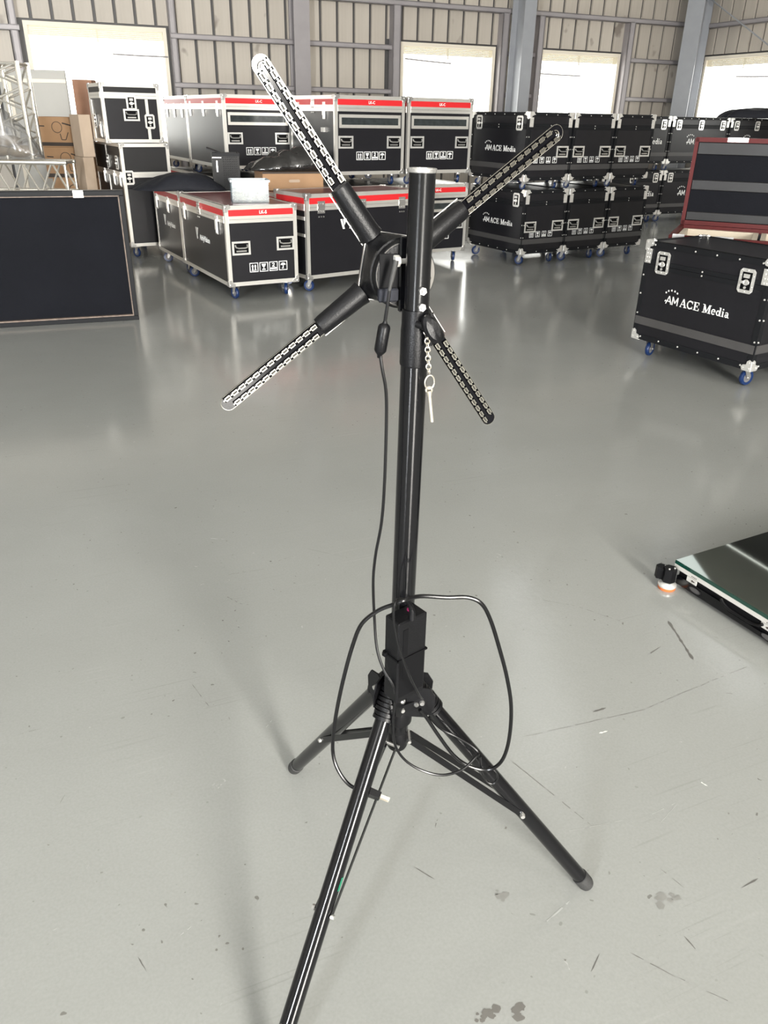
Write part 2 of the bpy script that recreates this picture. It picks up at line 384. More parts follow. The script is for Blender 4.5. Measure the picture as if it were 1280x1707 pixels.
# ================================================================== the room (local x = s along the back wall, local y = -d)
def rbox(mb, s0, s1, d0, d1, z0, z1): return mb.box((s0, -d0, z0), (s1, -d1, z1))
def robj(name, mb, m, parent=None, kind='structure', **k):
    o = mb.obj(name, m, parent, **k)
    if parent is None: o.location = P0; o.rotation_euler = (0, 0, ROT_ROOM); tag(o, kind=kind)
    return o
SC = S_CORNER
fl = MB(); n = 1
fl.add([(S_LEFT, 0, 0), (SC, 0, 0), (SC, -DEPTH, 0), (S_LEFT, -DEPTH, 0), (S_LEFT, 0, -.1), (SC, 0, -.1), (SC, -DEPTH, -.1), (S_LEFT, -DEPTH, -.1)],
       [(0, 3, 2, 1), (4, 5, 6, 7), (0, 1, 5, 4), (1, 2, 6, 5), (2, 3, 7, 6), (3, 0, 4, 7)])
robj('floor', fl, M['floor'], smooth=False)
SEG = [[[0.9417, 2.1148], [0.9537, 1.9098], 0.01, "d"], [[0.4907, 2.2421], [0.6558, 2.1928], 0.0016, "d"], [[0.6558, 2.1928], [0.7943, 2.1032], 0.0016, "d"], [[0.8218, 1.9294], [0.8761, 1.9735], 0.003, "d"], [[0.3328, 1.4841], [0.411, 1.3865], 0.0018, "d"], [[0.411, 1.3865], [0.496, 1.2749], 0.0018, "d"], [[0.3788, 1.5653], [0.7507, 1.6884], 0.0012, "d"], [[0.7507, 1.6884], [1.1182, 1.8858], 0.0012, "d"], [[0.5032, 0.9701], [0.5821, 0.9214], 0.0014, "d"], [[0.5821, 0.9214], [0.6723, 0.8723], 0.0014, "d"], [[0.4298, 1.2581], [0.5789, 1.2976], 0.0016, "l"], [[0.3408, 1.0255], [0.4073, 1.0811], 0.0035, "l"], [[0.639, 1.3095], [0.7164, 1.351], 0.002, "l"], [[0.6611, 1.2891], [0.7196, 1.3474], 0.0015, "l"], [[0.7833, 1.1206], [0.8291, 1.1466], 0.004, "d"], [[-0.5431, 1.7534], [-0.4716, 1.6588], 0.002, "d"], [[-0.5516, 2.349], [-0.4299, 2.3945], 0.002, "d"], [[-0.413, 2.4289], [-0.3364, 2.4881], 0.002, "d"], [[-0.31, 2.5567], [-0.1261, 2.4829], 0.0014, "d"], [[-0.5364, 2.2139], [-0.4681, 2.1616], 0.003, "d"], [[0.0807, 1.1573], [0.1253, 1.1268], 0.004, "d"], [[-0.6824, 2.6125], [-0.6115, 2.6058], 0.002, "l"], [[-0.3091, 1.5715], [-0.2905, 1.6112], 0.002, "l"], [[-0.9508, 1.5362], [-0.9036, 1.5598], 0.002, "d"], [[0.6227, 1.1647], [0.6598, 1.1179], 0.0016, "d"], [[0.4168, 0.9299], [0.443, 0.9665], 0.002, "d"], [[0.1404, 1.2889], [0.1321, 1.2629], 0.003, "d"], [[-0.7547, 1.3116], [-0.7513, 1.3483], 0.001, "d"], [[0.6227, 1.0078], [0.6398, 0.9704], 0.003, "d"], [[-0.3912, 0.9872], [-0.3672, 1.0135], 0.002, "l"], [[-0.462, 0.9424], [-0.4363, 0.9132], 0.002, "d"], [[0.9878, 1.7587], [1.0372, 1.7523], 0.002, "d"], [[0.5909, 1.6667], [0.6321, 1.6851], 0.006, "d"], [[0.5879, 1.5844], [0.6129, 1.5942], 0.005, "w"], [[0.7993, 1.4213], [0.8163, 1.4062], 0.004, "w"]]
BLOB = [[[0.6079, 1.0882], 0.03, "s"], [[0.6357, 1.0916], 0.018, "s"], [[0.2694, 1.0894], 0.022, "s"], [[0.2577, 1.0977], 0.014, "s"], [[0.2171, 0.8562], 0.026, "b"], [[0.2588, 0.8537], 0.024, "b"], [[0.1932, 0.8397], 0.014, "b"], [[0.2733, 0.8616], 0.012, "b"], [[0.2935, 1.265], 0.008, "b"], [[-0.4081, 1.6126], 0.006, "b"], [[-0.595, 1.1272], 0.006, "b"], [[-0.7377, 1.1966], 0.005, "b"], [[0.3692, 0.9528], 0.006, "b"], [[0.2054, 2.3085], 0.012, "s"], [[0.8895, 2.0795], 0.006, "d"], [[0.226, 2.3015], 0.008, "s"], [[0.8325, 1.3212], 0.005, "b"], [[-0.5, 1.3452], 0.006, "s"], [[-0.3136, 0.9887], 0.005, "b"], [[-0.2503, 1.0055], 0.004, "b"]]

rs_ = random.Random(5)
for key_, mn_ in (('d', 'scuff_dark'), ('l', 'scuff_light'), ('w', 'paint_fleck'), ('s', 'stain'), ('b', 'stain_dark')):
    q = MB()
    for (a_, b_, w_, k_) in SEG:
        if k_ != key_: continue
        a_ = Vector((*a_, 0)); b_ = Vector((*b_, 0)); t_ = (b_ - a_); l_ = t_.length; t_.normalize(); nn_ = Vector((-t_.y, t_.x, 0)); n_ = max(4, int(l_ / .012)); off = 0; vs = []
        for i in range(n_ + 1):
            off += rs_.uniform(-.0008, .0008); c_ = a_.lerp(b_, i / n_) + nn_ * off; hw = w_ * rs_.uniform(.15, .6) * (1 if 0 < i < n_ else .1)
            vs += [c_ + nn_ * hw + Vector((0, 0, .0003)), c_ - nn_ * hw + Vector((0, 0, .0003))]
        q.add(vs, [(2 * i, 2 * i + 1, 2 * i + 3, 2 * i + 2) for i in range(n_) if w_ > .006 or rs_.random() > .22])
    for (a_, r_, k_) in BLOB:
        if k_ != key_: continue
        for j in range(4 if r_ > .01 else 2):
            cx_, cy_ = a_[0] + rs_.uniform(-.5, .5) * r_, a_[1] + rs_.uniform(-.5, .5) * r_; rr_ = r_ * rs_.uniform(.2, .5)
            q.add([(cx_ + rr_ * cos(t * .5236) * rs_.uniform(.6, 1.15), cy_ + rr_ * .8 * sin(t * .5236) * rs_.uniform(.6, 1.15), .0003 + j * .00005) for t in range(12)], [tuple(range(12))])
    o_ = q.obj('floor_scuffs', M[mn_], None, smooth=False); o_.parent = bpy.data.objects['floor']; o_.matrix_parent_inverse = Matrix.Identity(4)
    o_.matrix_local = (Matrix.Translation(P0) @ Matrix.Rotation(ROT_ROOM, 4, 'Z')).inverted(); tag(o_, kind='stuff')
robj('ceiling', rbox(MB(), S_LEFT, SC, 0, DEPTH, ROOF, ROOF + .1), M['ceiling'], smooth=False)

def wall(name, length, wins, z_panel=4.3, s_from=None, s_to=None, pitch=.28, off=0.0):
    """sheet wall along local +x; outside at +y. wins: list of (a, b)."""
    mb = MB(); x = 0 + length[0]
    segs = []
    for a, b in wins:
        segs.append((x, a, 0, ROOF)); segs.append((a, b, 0, WZ0)); segs.append((a, b, WZ1, ROOF)); x = b
    segs.append((x, length[1], 0, ROOF))
    for a, b, z0, z1 in segs: mb.box((a, .03, z0), (b, .13, z1))
    w = mb.obj(name, M['strip'] if name != 'wall_left' else M['wallplain'], smooth=False)  # dark backing colour deepens the shade in the grooves between sheets
    # the profiled sheets, each a piece with its own edges
    cache = {}
    def piece(x0, x1, z0, z1):
        key = (round(x1 - x0, 4), z0, z1)
        if key not in cache:
            q = MB(); l = x1 - x0; g = .019
            # a raised pan with bevelled edges and a shallow mid swage
            prof = [(g, .03), (g + .005, -.001), (l * .5, .0005), (l - g - .005, -.001), (l - g, .03)]
            vs = [(p[0], p[1], z0) for p in prof] + [(p[0], p[1], z1) for p in prof]; m = len(prof)
            q.add(vs, [(k, k + 1, m + k + 1, m + k) for k in range(m - 1)] + [tuple(range(m, 2 * m))[::1], tuple(range(m))[::-1]])
            cache[key] = q.mesh('wall_panel', M['sheet'], smooth=False)
        o = link('wall_panel', cache[key], w, loc=(x0, 0, 0))
    x = s_from
    while x < s_to - .02:
        x1 = min(x + pitch, s_to)
        spans = [(0.02, z_panel)]
        for a, b in wins:
            if x1 > a + .02 and x < b - .02: spans = [(0.02, WZ0 - .03), (WZ1 + .03, z_panel)]
        for z0, z1 in spans: piece(x, x1, z0, z1)
        x = x1
    return w
wb = wall('wall_back', (S_LEFT, SC), WIN_B, s_from=-14.86, s_to=SC)
wb.location = P0; wb.rotation_euler = (0, 0, ROT_ROOM); tag(wb, kind='structure')
wr = wall('wall_right', (0, DEPTH), WIN_R, s_from=0.0, s_to=13.44)
wr.location = room(SC, 0, 0); wr.rotation_euler = (0, 0, ROT_ROOM - pi / 2); tag(wr, kind='structure')
# the two walls behind the camera, with their open doorways and slots for the added fill lights
mb = MB()
for a, b, z0, z1 in ((S_LEFT, -8.9, 0, 4.1), (-7.6, -.7, 0, 4.1), (.95, SC, 0, 4.1), (S_LEFT, SC, 4.1, 4.7), (S_LEFT, SC, 6.0, ROOF), (S_LEFT, -12.5, 4.7, 6), (-6.5, -5.5, 4.7, 6), (.5, 1.5, 4.7, 6), (7.5, SC, 4.7, 6)): rbox(mb, a, b, DEPTH, DEPTH + .12, z0, z1)
robj('wall_front', mb, M['wallplain'], smooth=False)
mb = MB()
for a, b, z0, z1 in ((0, DEPTH, 0, ROOF),): rbox(mb, S_LEFT - .12, S_LEFT, a, b, z0, z1)
robj('wall_left', mb, M['wallplain'], smooth=False)

# girts, posts, window frames ---------------------------------------------------
def girt(x0, x1, z, h=.07, dpt=.11):
    q = MB()                                   # C section: web against the sheets, two lips
    q.box((x0, -dpt, z - h / 2), (x1, -dpt + .012, z + h / 2)).box((x0, -dpt, z + h / 2 - .012), (x1, 0, z + h / 2)).box((x0, -dpt, z - h / 2), (x1, 0, z - h / 2 + .012))
    return q
TR = [0]
def trim(mb, frame, m):
    TR[0] += 1; o = mb.obj('trim_%d' % TR[0], m, smooth=False); tag(o, kind='structure')
    o.location = frame[0]; o.rotation_euler = (0, 0, frame[1]); return o
FB = (P0, ROT_ROOM); FR = (room(SC, 0, 0), ROT_ROOM - pi / 2)
for a, b in ((S_LEFT + .1, -.47), (1.56, 5.22), (7.1, 7.9), (9.74, SC - .1)):
    trim(girt(a, b, 2.455), FB, M['steel_d'])
    trim(girt(a, b, 1.825), FB, M['steel_d'])
trim(girt(S_LEFT + .1, SC - .1, 3.07, .075, .13), FB, M['steel_d'])
trim(girt(.05, 13.4, 3.03, .075, .13), FR, M['steel_d'])
for z in (2.44, 1.82): trim(girt(.05, .38, z), FR, M['steel_d']); trim(girt(2.36, 4.14, z), FR, M['steel_d'])
def post(x, w, dpt, z0=0.0, z1=4.3):
    q = MB(); q.box((x - w / 2, -dpt, z0), (x - w / 2 + .02, 0, z1)).box((x - w / 2, -dpt, z0), (x + w / 2, -dpt + .02, z1)).box((x + w / 2 - .02, -dpt, z0), (x + w / 2, -dpt + .06, z1))
    return q
for x, w in ((-.54, .10), (1.60, .10)): trim(post(x, w, .10), FB, M['steel_d'])
for x, w, z1 in ((5.14, .14, 3.03), (7.15, .13, 3.03), (7.86, .12, 3.03), (9.78, .12, 3.03)): trim(post(x, w, .16, 0, z1), FB, M['steel_d'])
for x in (.34, 2.42, 4.1): trim(post(x, .10, .14, 0, 3.0), FR, M['steel_d'])
def hbeam(name, cx_, cy_, wid, dep, rot, frame, z1=ROOF, tf=.018, m='steel'):
    q = MB(); q.box((-wid / 2, -dep / 2, 0), (wid / 2, -dep / 2 + tf, z1)).box((-wid / 2, dep / 2 - tf, 0), (wid / 2, dep / 2, z1)).box((-.008, -dep / 2 + tf, 0), (.008, dep / 2 - tf, z1))
    q.box((-wid / 2 - .04, -dep / 2 - .04, 0), (wid / 2 + .04, dep / 2 + .04, .025))
    o = q.obj(name, M[m], smooth=False); tag(o, kind='structure')
    a = Matrix.Translation(frame[0]) @ Matrix.Rotation(frame[1], 4, 'Z') @ Matrix.Translation((cx_, cy_, 0)) @ Matrix.Rotation(rot, 4, 'Z')
    o.matrix_world = a; return o
hbeam('column', 3.50, -.17, .25, .26, 0, FB, m='steel_d')
hbeam('column', 7.30, -.45, .22, .40, 0, FB)
c = hbeam('column', SC - .42, -.50, .30, .55, radians(-58), FB)
# gusset on top of the corner column, outside the frame of the photograph but part of the column
q = MB(); q.box((-.3, -.36, 3.5), (.3, .36, 3.53)); g_ = q.obj('column_bracket', M['steel'], c, smooth=False)
# tie rod on the right wall
q = MB(); q.cyl((.35, -.30, 3.55), (4.2, -.30, 1.55), .012, n=8); trim(q, FR, M['steel'])

def window(idx, a, b, frame, sash):
    q = MB(); fw = .055
    def bars(x0, x1, z0, z1, w, y0, y1):
        q.box((x0, y0, z0), (x0 + w, y1, z1)).box((x1 - w, y0, z0), (x1, y1, z1)).box((x0 + w, y0, z0), (x1 - w, y1, z0 + w)).box((x0 + w, y0, z1 - w), (x1 - w, y1, z1))
    bars(a, b, WZ0, WZ1, fw, -.035, .10)
    o = q.obj('window_%d' % idx, M['frame'], smooth=False); tag(o, kind='structure'); o.location = frame[0]; o.rotation_euler = (0, 0, frame[1])
    # cream louvre blades in the head of the window
    lou = MB(); nb = 5
    for k in range(nb):
        z = WZ1 - fw - .012 - k * .022
        lou.box((a + fw, .0, z - .0102), (b - fw, .012, z + .0102))
    tag(lou.obj('louvre', M['louvre'], o, smooth=False), kind='stuff')
    mid = (a + b) / 2
    MB().box((mid - .012, .01, WZ1 - .22), (mid + .012, .04, WZ1 - fw)).obj('louvre_divider', M['frame'], o, smooth=False)
    for x0, x1 in ((a + fw, mid - .001), (mid + .001, b - fw)):
        MB().box((x0, .052, WZ0 + fw), (x1, .056, WZ1 - .22)).obj('pane', M['pane'], o, smooth=False)
    # the tilted stay of the opened sash, seen dark against the sky
    x0, x1, z0, z1 = sash
    MB().tube([(x0, -.05, z0), ((x0 + x1) / 2, -.06, (z0 + z1) / 2 - .004), (x1, -.04, z1)], .011, 6).obj('sash_stay', M['steel_d'], o)
window(1, -.42, 1.51, FB, (.72, 1.5, 2.19, 2.185))
window(2, 5.27, 7.05, FB, (5.34, 6.2, 2.31, 2.27))
window(3, 7.95, 9.69, FB, (8.0, 8.85, 2.18, 2.17))
window(4, .42, 2.3, FR, (1.3, 2.2, 2.2, 2.18))
window(5, 4.2, 6.0, FR, (4.3, 5.0, 2.2, 2.18))

# ================================================================== flight cases
def xyz(u, v, w): return (u, v, w)
CASTER = {}
def caster_meshes(rad, key):
    if key in CASTER: return CASTER[key]
    # origin at the top plate centre, wheel axis along local x, trailing along +y; total height = rad*2 + ~.03
    h = rad * 2 + .028; yo = .022
    f = MB(); f.box((-.042, -.035, -.005), (.042, .035, 0)).cyl((0, 0, -.005), (0, 0, -.018), .024, n=14)
    for sx in (-1, 1):
        x0, x1 = sx * .017, sx * .0205
        F = (lambda u, v, w: (w, u, v)) if sx > 0 else (lambda u, v, w: (w, u, v))
        P = [(-.022, -.018), (yo - .010, -h + rad - .006), (yo, -h + rad - .013), (yo + .010, -h + rad - .006), (.024, -.018)]
        f.prism(P, F, min(x0, x1), max(x0, x1))
    f.box((-.0205, -.022, -.020), (.0205, .024, -.016))
    f.cyl((-.026, yo, -h + rad), (.026, yo, -h + rad), .006, n=8)
    Mx = Matrix.Translation((0, yo, -h + rad)) @ Matrix.Rotation(pi / 2, 4, 'Y')
    w = MB(); r = rad
    w.m = 0; w.lathe([(r * .62, -.0115), (r * .93, -.0125), (r, -.007), (r, .007), (r * .93, .0125), (r * .62, .0115)], Mx, 24, closed=True)
    w.m = 1; w.lathe([(.005, -.013), (r * .3, -.013), (r * .34, -.008), (r * .63, -.009), (r * .63, .009), (r * .34, .008), (r * .3, .013), (.005, .013)], Mx, 24, closed=True)
    CASTER[key] = (f.mesh('caster', M['zinc']), w.mesh('wheel', [M['blue'], M['tyre']]), h); return CASTER[key]
def mesh_handle():
    if 'handle' in MATS: return MATS['handle']
    # recessed handle, face frame (u, v, w) with w out of the panel; .16 x .115
    p = MB(); W_, H_ = .082, .056
    p.fbox(xyz, -W_, W_, H_ - .016, H_, 0, .004).fbox(xyz, -W_, W_, -H_, -H_ + .016, 0, .004)
    p.fbox(xyz, -W_, -W_ + .018, -H_ + .016, H_ - .016, 0, .004).fbox(xyz, W_ - .018, W_, -H_ + .016, H_ - .016, 0, .004)
    for k in range(5):
        u = -W_ + .01 + k * (2 * W_ - .02) / 4
        for v in (-H_ + .008, H_ - .008): p.fcyl(xyz, u, v, .004, .0075, .0045, 6, .003)
    for v in (-.017, .017):
        for u in (-W_ + .009, W_ - .009): p.fcyl(xyz, u, v, .004, .0075, .0045, 6, .003)
    d = MB(); d.fbox(xyz, -W_ + .018, W_ - .018, -H_ + .016, H_ - .016, .0005, .0015)
    b = MB(); b.tube([(-.052, .026, .004), (-.052, .010, .018), (-.030, .002, .022), (.030, .002, .022), (.052, .010, .018), (.052, .026, .004)], .0065, 6)
    b.fbox(xyz, -.045, .045, -.030, -.018, .002, .006)
    MATS['handle'] = (p.mesh('handle', M['chrome']), d.mesh('handle_dish', M['recess']), b.mesh('handle_bail', M['zinc'])); return MATS['handle']
def mesh_latch():
    if 'latch' in MATS: return MATS['latch']
    p = MB(); W_, H_ = .052, .070; c = .014
    p.prism([(-W_ + c, -H_), (W_ - c, -H_), (W_, -H_ + c), (W_, H_ - c), (W_ - c, H_), (-W_ + c, H_), (-W_, H_ - c), (-W_, -H_ + c)], xyz, 0, .004)
    for u in (-W_ + .011, 0, W_ - .011):
        for v in (-H_ + .010, H_ - .010): p.fcyl(xyz, u, v, .004, .008, .005, 6, .003)
    for v in (-.03, .03):
        for u in (-W_ + .009, W_ - .009): p.fcyl(xyz, u, v, .004, .008, .005, 6, .003)
    d = MB(); d.fbox(xyz, -.033, .033, -.050, .050, .004, .0048)
    b = MB(); b.fcyl(xyz, 0, -.008, .005, .013, .019, 10, .016).fbox(xyz, -.026, -.010, -.014, .000, .011, .019).fbox(xyz, .010, .026, -.014, 0, .011, .019)
    b.fbox(xyz, -.018, .018, .018, .040, .005, .014).fcyl(xyz, 0, -.038, .004, .010, .008, 8)
    MATS['latch'] = (p.mesh('latch', M['chrome']), d.mesh('latch_dish', M['recess']), b.mesh('latch_knob', M['chrome'])); return MATS['latch']
def mesh_slim_latch():
    if 'slim' in MATS: return MATS['slim']
    p = MB(); p.fbox(xyz, -.026, .026, -.075, .075, 0, .005).fbox(xyz, -.016, .016, -.040, .045, .005, .016).fbox(xyz, -.007, .007, -.062, -.03, .005, .014)
    for v in (-.066, -.05, .055, .068):
        for u in (-.018, .018): p.fcyl(xyz, u, v, .005, .008, .004, 6)
    MATS['slim'] = p.mesh('latch', M['chrome']); return MATS['slim']
def mesh_hinge():
    if 'hinge' in MATS: return MATS['hinge']
    p = MB(); p.fbox(xyz, -.038, .038, -.050, .052, 0, .004).fbox(xyz, -.036, .036, -.008, .012, .004, .010)
    for v in (-.078, -.032, .030):
        for u in (-.024, 0, .024): p.fcyl(xyz, u, v, 0, .0085, .007, 7, .005)
    MATS['hinge'] = p.mesh('hinge_plate', M['zinc']); return MATS['hinge']
def mesh_corner(big):
    key = 'cor%d' % big
    if key in MATS: return MATS[key]
    # ball corner: three rounded lobes around the cube corner at the origin, body towards -x,-y,-z
    p = MB(); r = .036 if big else .030; e = .004
    for F in ((lambda u, v, w: (w, u, v)), (lambda u, v, w: (v, w, u)), (lambda u, v, w: (u, v, w))):
        P = [(e, e), (-r * 1.5, e), (-r * 1.75, -r * .35), (-r * 1.45, -r * .75), (-r * .9, -r * .85), (-r * .75, -r * 1.45), (-r * .35, -r * 1.75), (e, -r * 1.5)]
        p.prism(P[::-1], F, e - .004, e + .004)
        for u, v in ((-r * 1.3, -r * .3), (-r * .3, -r * 1.3)): p.fcyl(F, u, v, e + .004, e + .008, .0045, 6, .003)
    Mx = Matrix.Translation((-.008, -.008, -.008))
    prof = [(.019 * sin(pi * k / 6) + .0001, -.019 * cos(pi * k / 6)) for k in range(7)]
    p.lathe(prof, Mx, 10)
    MATS[key] = p.mesh('ball_corner', M['chrome'] if big else M['zinc']); return MATS[key]

def marks(mb, f, u0, v0, s, gap=1.16):
    """the four shipping pictograms: this way up, fragile, stacking limit 2, keep dry; each s wide"""
    out = []
    for k in range(4):
        q = MB(); u = u0 + k * s * gap; t = s * .07
        a, b, c, d = u, u + s, v0, v0 + s
        q.fbox(f, a, b, d - t, d, .0004, .0018).fbox(f, a, b, c, c + t, .0004, .0018).fbox(f, a, a + t, c + t, d - t, .0004, .0018).fbox(f, b - t, b, c + t, d - t, .0004, .0018)
        def P(x, y): return (u + x * s, v0 + y * s)
        def poly(pts): q.prism([P(*p) for p in pts], f, .0004, .0018)
        if k == 0:
            for x in (.34, .66):
                poly([(x - .06, .26), (x + .06, .26), (x + .06, .60), (x - .06, .60)]); poly([(x - .13, .60), (x + .13, .60), (x, .82)])
            poly([(.2, .16), (.8, .16), (.8, .22), (.2, .22)])
        elif k == 1:
            poly([(.24, .82), (.36, .52), (.64, .52), (.76, .82)][::-1][::-1][::-1]); poly([(.46, .28), (.54, .28), (.54, .52), (.46, .52)]); poly([(.3, .18), (.7, .18), (.7, .28), (.3, .28)])
        elif k == 2:
            q.stroke(f, [P(.36, .74), P(.46, .84), P(.58, .80), P(.60, .70), P(.36, .48), P(.64, .48)], s * .08, .0004, .0018)
            poly([(.12, .18), (.88, .18), (.88, .36), (.12, .36)])
        else:
            poly([(.18, .56), (.82, .56), (.72, .74), (.5, .82), (.28, .74)]); poly([(.46, .22), (.54, .22), (.54, .56), (.46, .56)]); poly([(.34, .18), (.54, .18), (.54, .26), (.34, .26)])
        out.append(q)
    return out
TXT = {}
def text_mesh(txt, size, bold=.0, shear=0, align='LEFT'):
    key = (txt, size, bold, align)
    if key in TXT: return TXT[key]
    c = bpy.data.curves.new('lettering', 'FONT'); c.body = txt; c.size = size; c.extrude = .0005; c.offset = bold; c.align_x = align; c.align_y = 'BOTTOM_BASELINE'
    c.resolution_u = 3
    o = bpy.data.objects.new('tmp', c); COL.objects.link(o)
    dg = bpy.context.evaluated_depsgraph_get()
    me = bpy.data.meshes.new_from_object(o.evaluated_get(dg)); bpy.data.objects.remove(o); bpy.data.curves.remove(c)
    me.materials.clear(); me.materials.append(M['white']); TXT[key] = me; return me
def arc(cx_, cy_, r, a0, a1, n=10, ry=None):
    ry = ry or r
    return [(cx_ + r * cos(radians(a0 + (a1 - a0) * k / n)), cy_ + ry * sin(radians(a0 + (a1 - a0) * k / n))) for k in range(n + 1)]
GLY = {
    'A': (.95, [([(.05, 0), (.44, 1)], .08), ([(.44, 1), (.80, 0)], .19), ([(.18, .34), (.62, .34)], .08), ([(-.05, .03), (.24, .03)], .07), ([(.56, .03), (1.0, .03)], .07)]),
    'C': (.92, [(arc(.46, .5, .38, 48, 312, 14, .45), .15), ([(.80, .66), (.80, .98)], .07), ([(.80, .02), (.80, .34)], .05), (arc(.42, .5, .34, 120, 240, 6, .42), .16)]),
    'E': (.88, [([(.22, 0), (.22, 1)], .20), ([(.02, .965), (.78, .965)], .07), ([(.02, .035), (.82, .035)], .07), ([(.3, .5), (.58, .5)], .07), ([(.56, .36), (.56, .64)], .07), ([(.75, .70), (.75, 1)], .07), ([(.79, 0), (.79, .30)], .07)]),
    'M': (1.20, [([(.18, 0), (.18, 1)], .08), ([(.20, .97), (.56, .06)], .20), ([(.56, .06), (.90, .97)], .08), ([(.97, 0), (.97, 1)], .20), ([(-.02, .03), (.38, .03)], .07), ([(.76, .03), (1.18, .03)], .07), ([(-.02, .97), (.2, .97)], .07), ([(.95, .97), (1.18, .97)], .07)]),
    'e': (.62, [(arc(.30, .33, .24, 5, 318, 14, .29), .12), ([(.08, .36), (.54, .36)], .07)]),
    'd': (.70, [(arc(.28, .32, .20, 0, 360, 14, .27), .12), ([(.54, 0), (.54, 1)], .16), ([(.38, .965), (.6, .965)], .07), ([(.5, .03), (.70, .03)], .07)]),
    'i': (.36, [([(.18, 0), (.18, .64)], .16), ([(.02, .03), (.34, .03)], .06), ([(.02, .61), (.2, .61)], .06), ([(.10, .86), (.26, .86)], .16)]),
    'a': (.64, [([(.44, .05), (.44, .46)], .15), (arc(.29, .45, .17, 0, 165, 8, .15), .09), (arc(.24, .19, .14, 0, 360, 10, .15), .11), ([(.44, .04), (.64, .04)], .07)]),
    ' ': (.36, []),
}
def ace_logo(f, u, v, h):
    """emblem with a crown of dots over AM, then ACE Media in a heavy slab serif; returns (emblem MB, lettering MB, width)"""
    e = MB(); w0, w1 = .0004, .0018
    def P(pts, ox, sc=h): return [(u + (ox + x * 1.0) * sc, v + y * sc) for x, y in pts]
    k = 1.18
    e.stroke(f, P([(.0, 0), (.45, 1.05), (.85, 0)], .05), h * .13, w0, w1).stroke(f, P([(-.22, .28), (.15, .40), (.85, .30)], .05), h * .10, w0, w1)
    e.stroke(f, P([(-.22, .28), (-.05, .50)], .05), h * .06, w0, w1)
    e.stroke(f, P([(1.05, 0), (1.05, 1.05), (1.45, .25), (1.85, 1.05), (1.85, 0)], .05), h * .13, w0, w1)
    for t in range(5):
        a = radians(150 - t * 26); cx_ = u + h * (.85 + 1.15 * cos(a)); cy_ = v + h * (1.02 + .78 * sin(a)); r = h * .15
        st = []
        for j in range(10):
            rr = r if j % 2 == 0 else r * .55; st.append((cx_ + rr * cos(pi / 2 + j * pi / 5), cy_ + rr * sin(pi / 2 + j * pi / 5)))
        e.prism(st, f, w0, w1)
    l = MB(); x = u + h * 2.35; sc = h * 1.05
    for ch in 'ACE Media':
        adv, st = GLY[ch]
        for pts, wd in st: l.stroke(f, [(x + a * sc, v + b * sc) for a, b in pts], wd * sc, w0, w1)
        x += (adv + .06) * sc
    return e, l, x - u
def v_logo(f, u, v, h):
    q = MB(); w0, w1 = .0004, .0018
    q.prism([(u + .30 * h, v), (u + .55 * h, v), (u + .22 * h, v + h), (u - .02 * h, v + h)], f, w0, w1)
    q.prism([(u + .50 * h, v + .35 * h), (u + .82 * h, v + h), (u + .34 * h, v + h)], f, w0, w1)
    return q

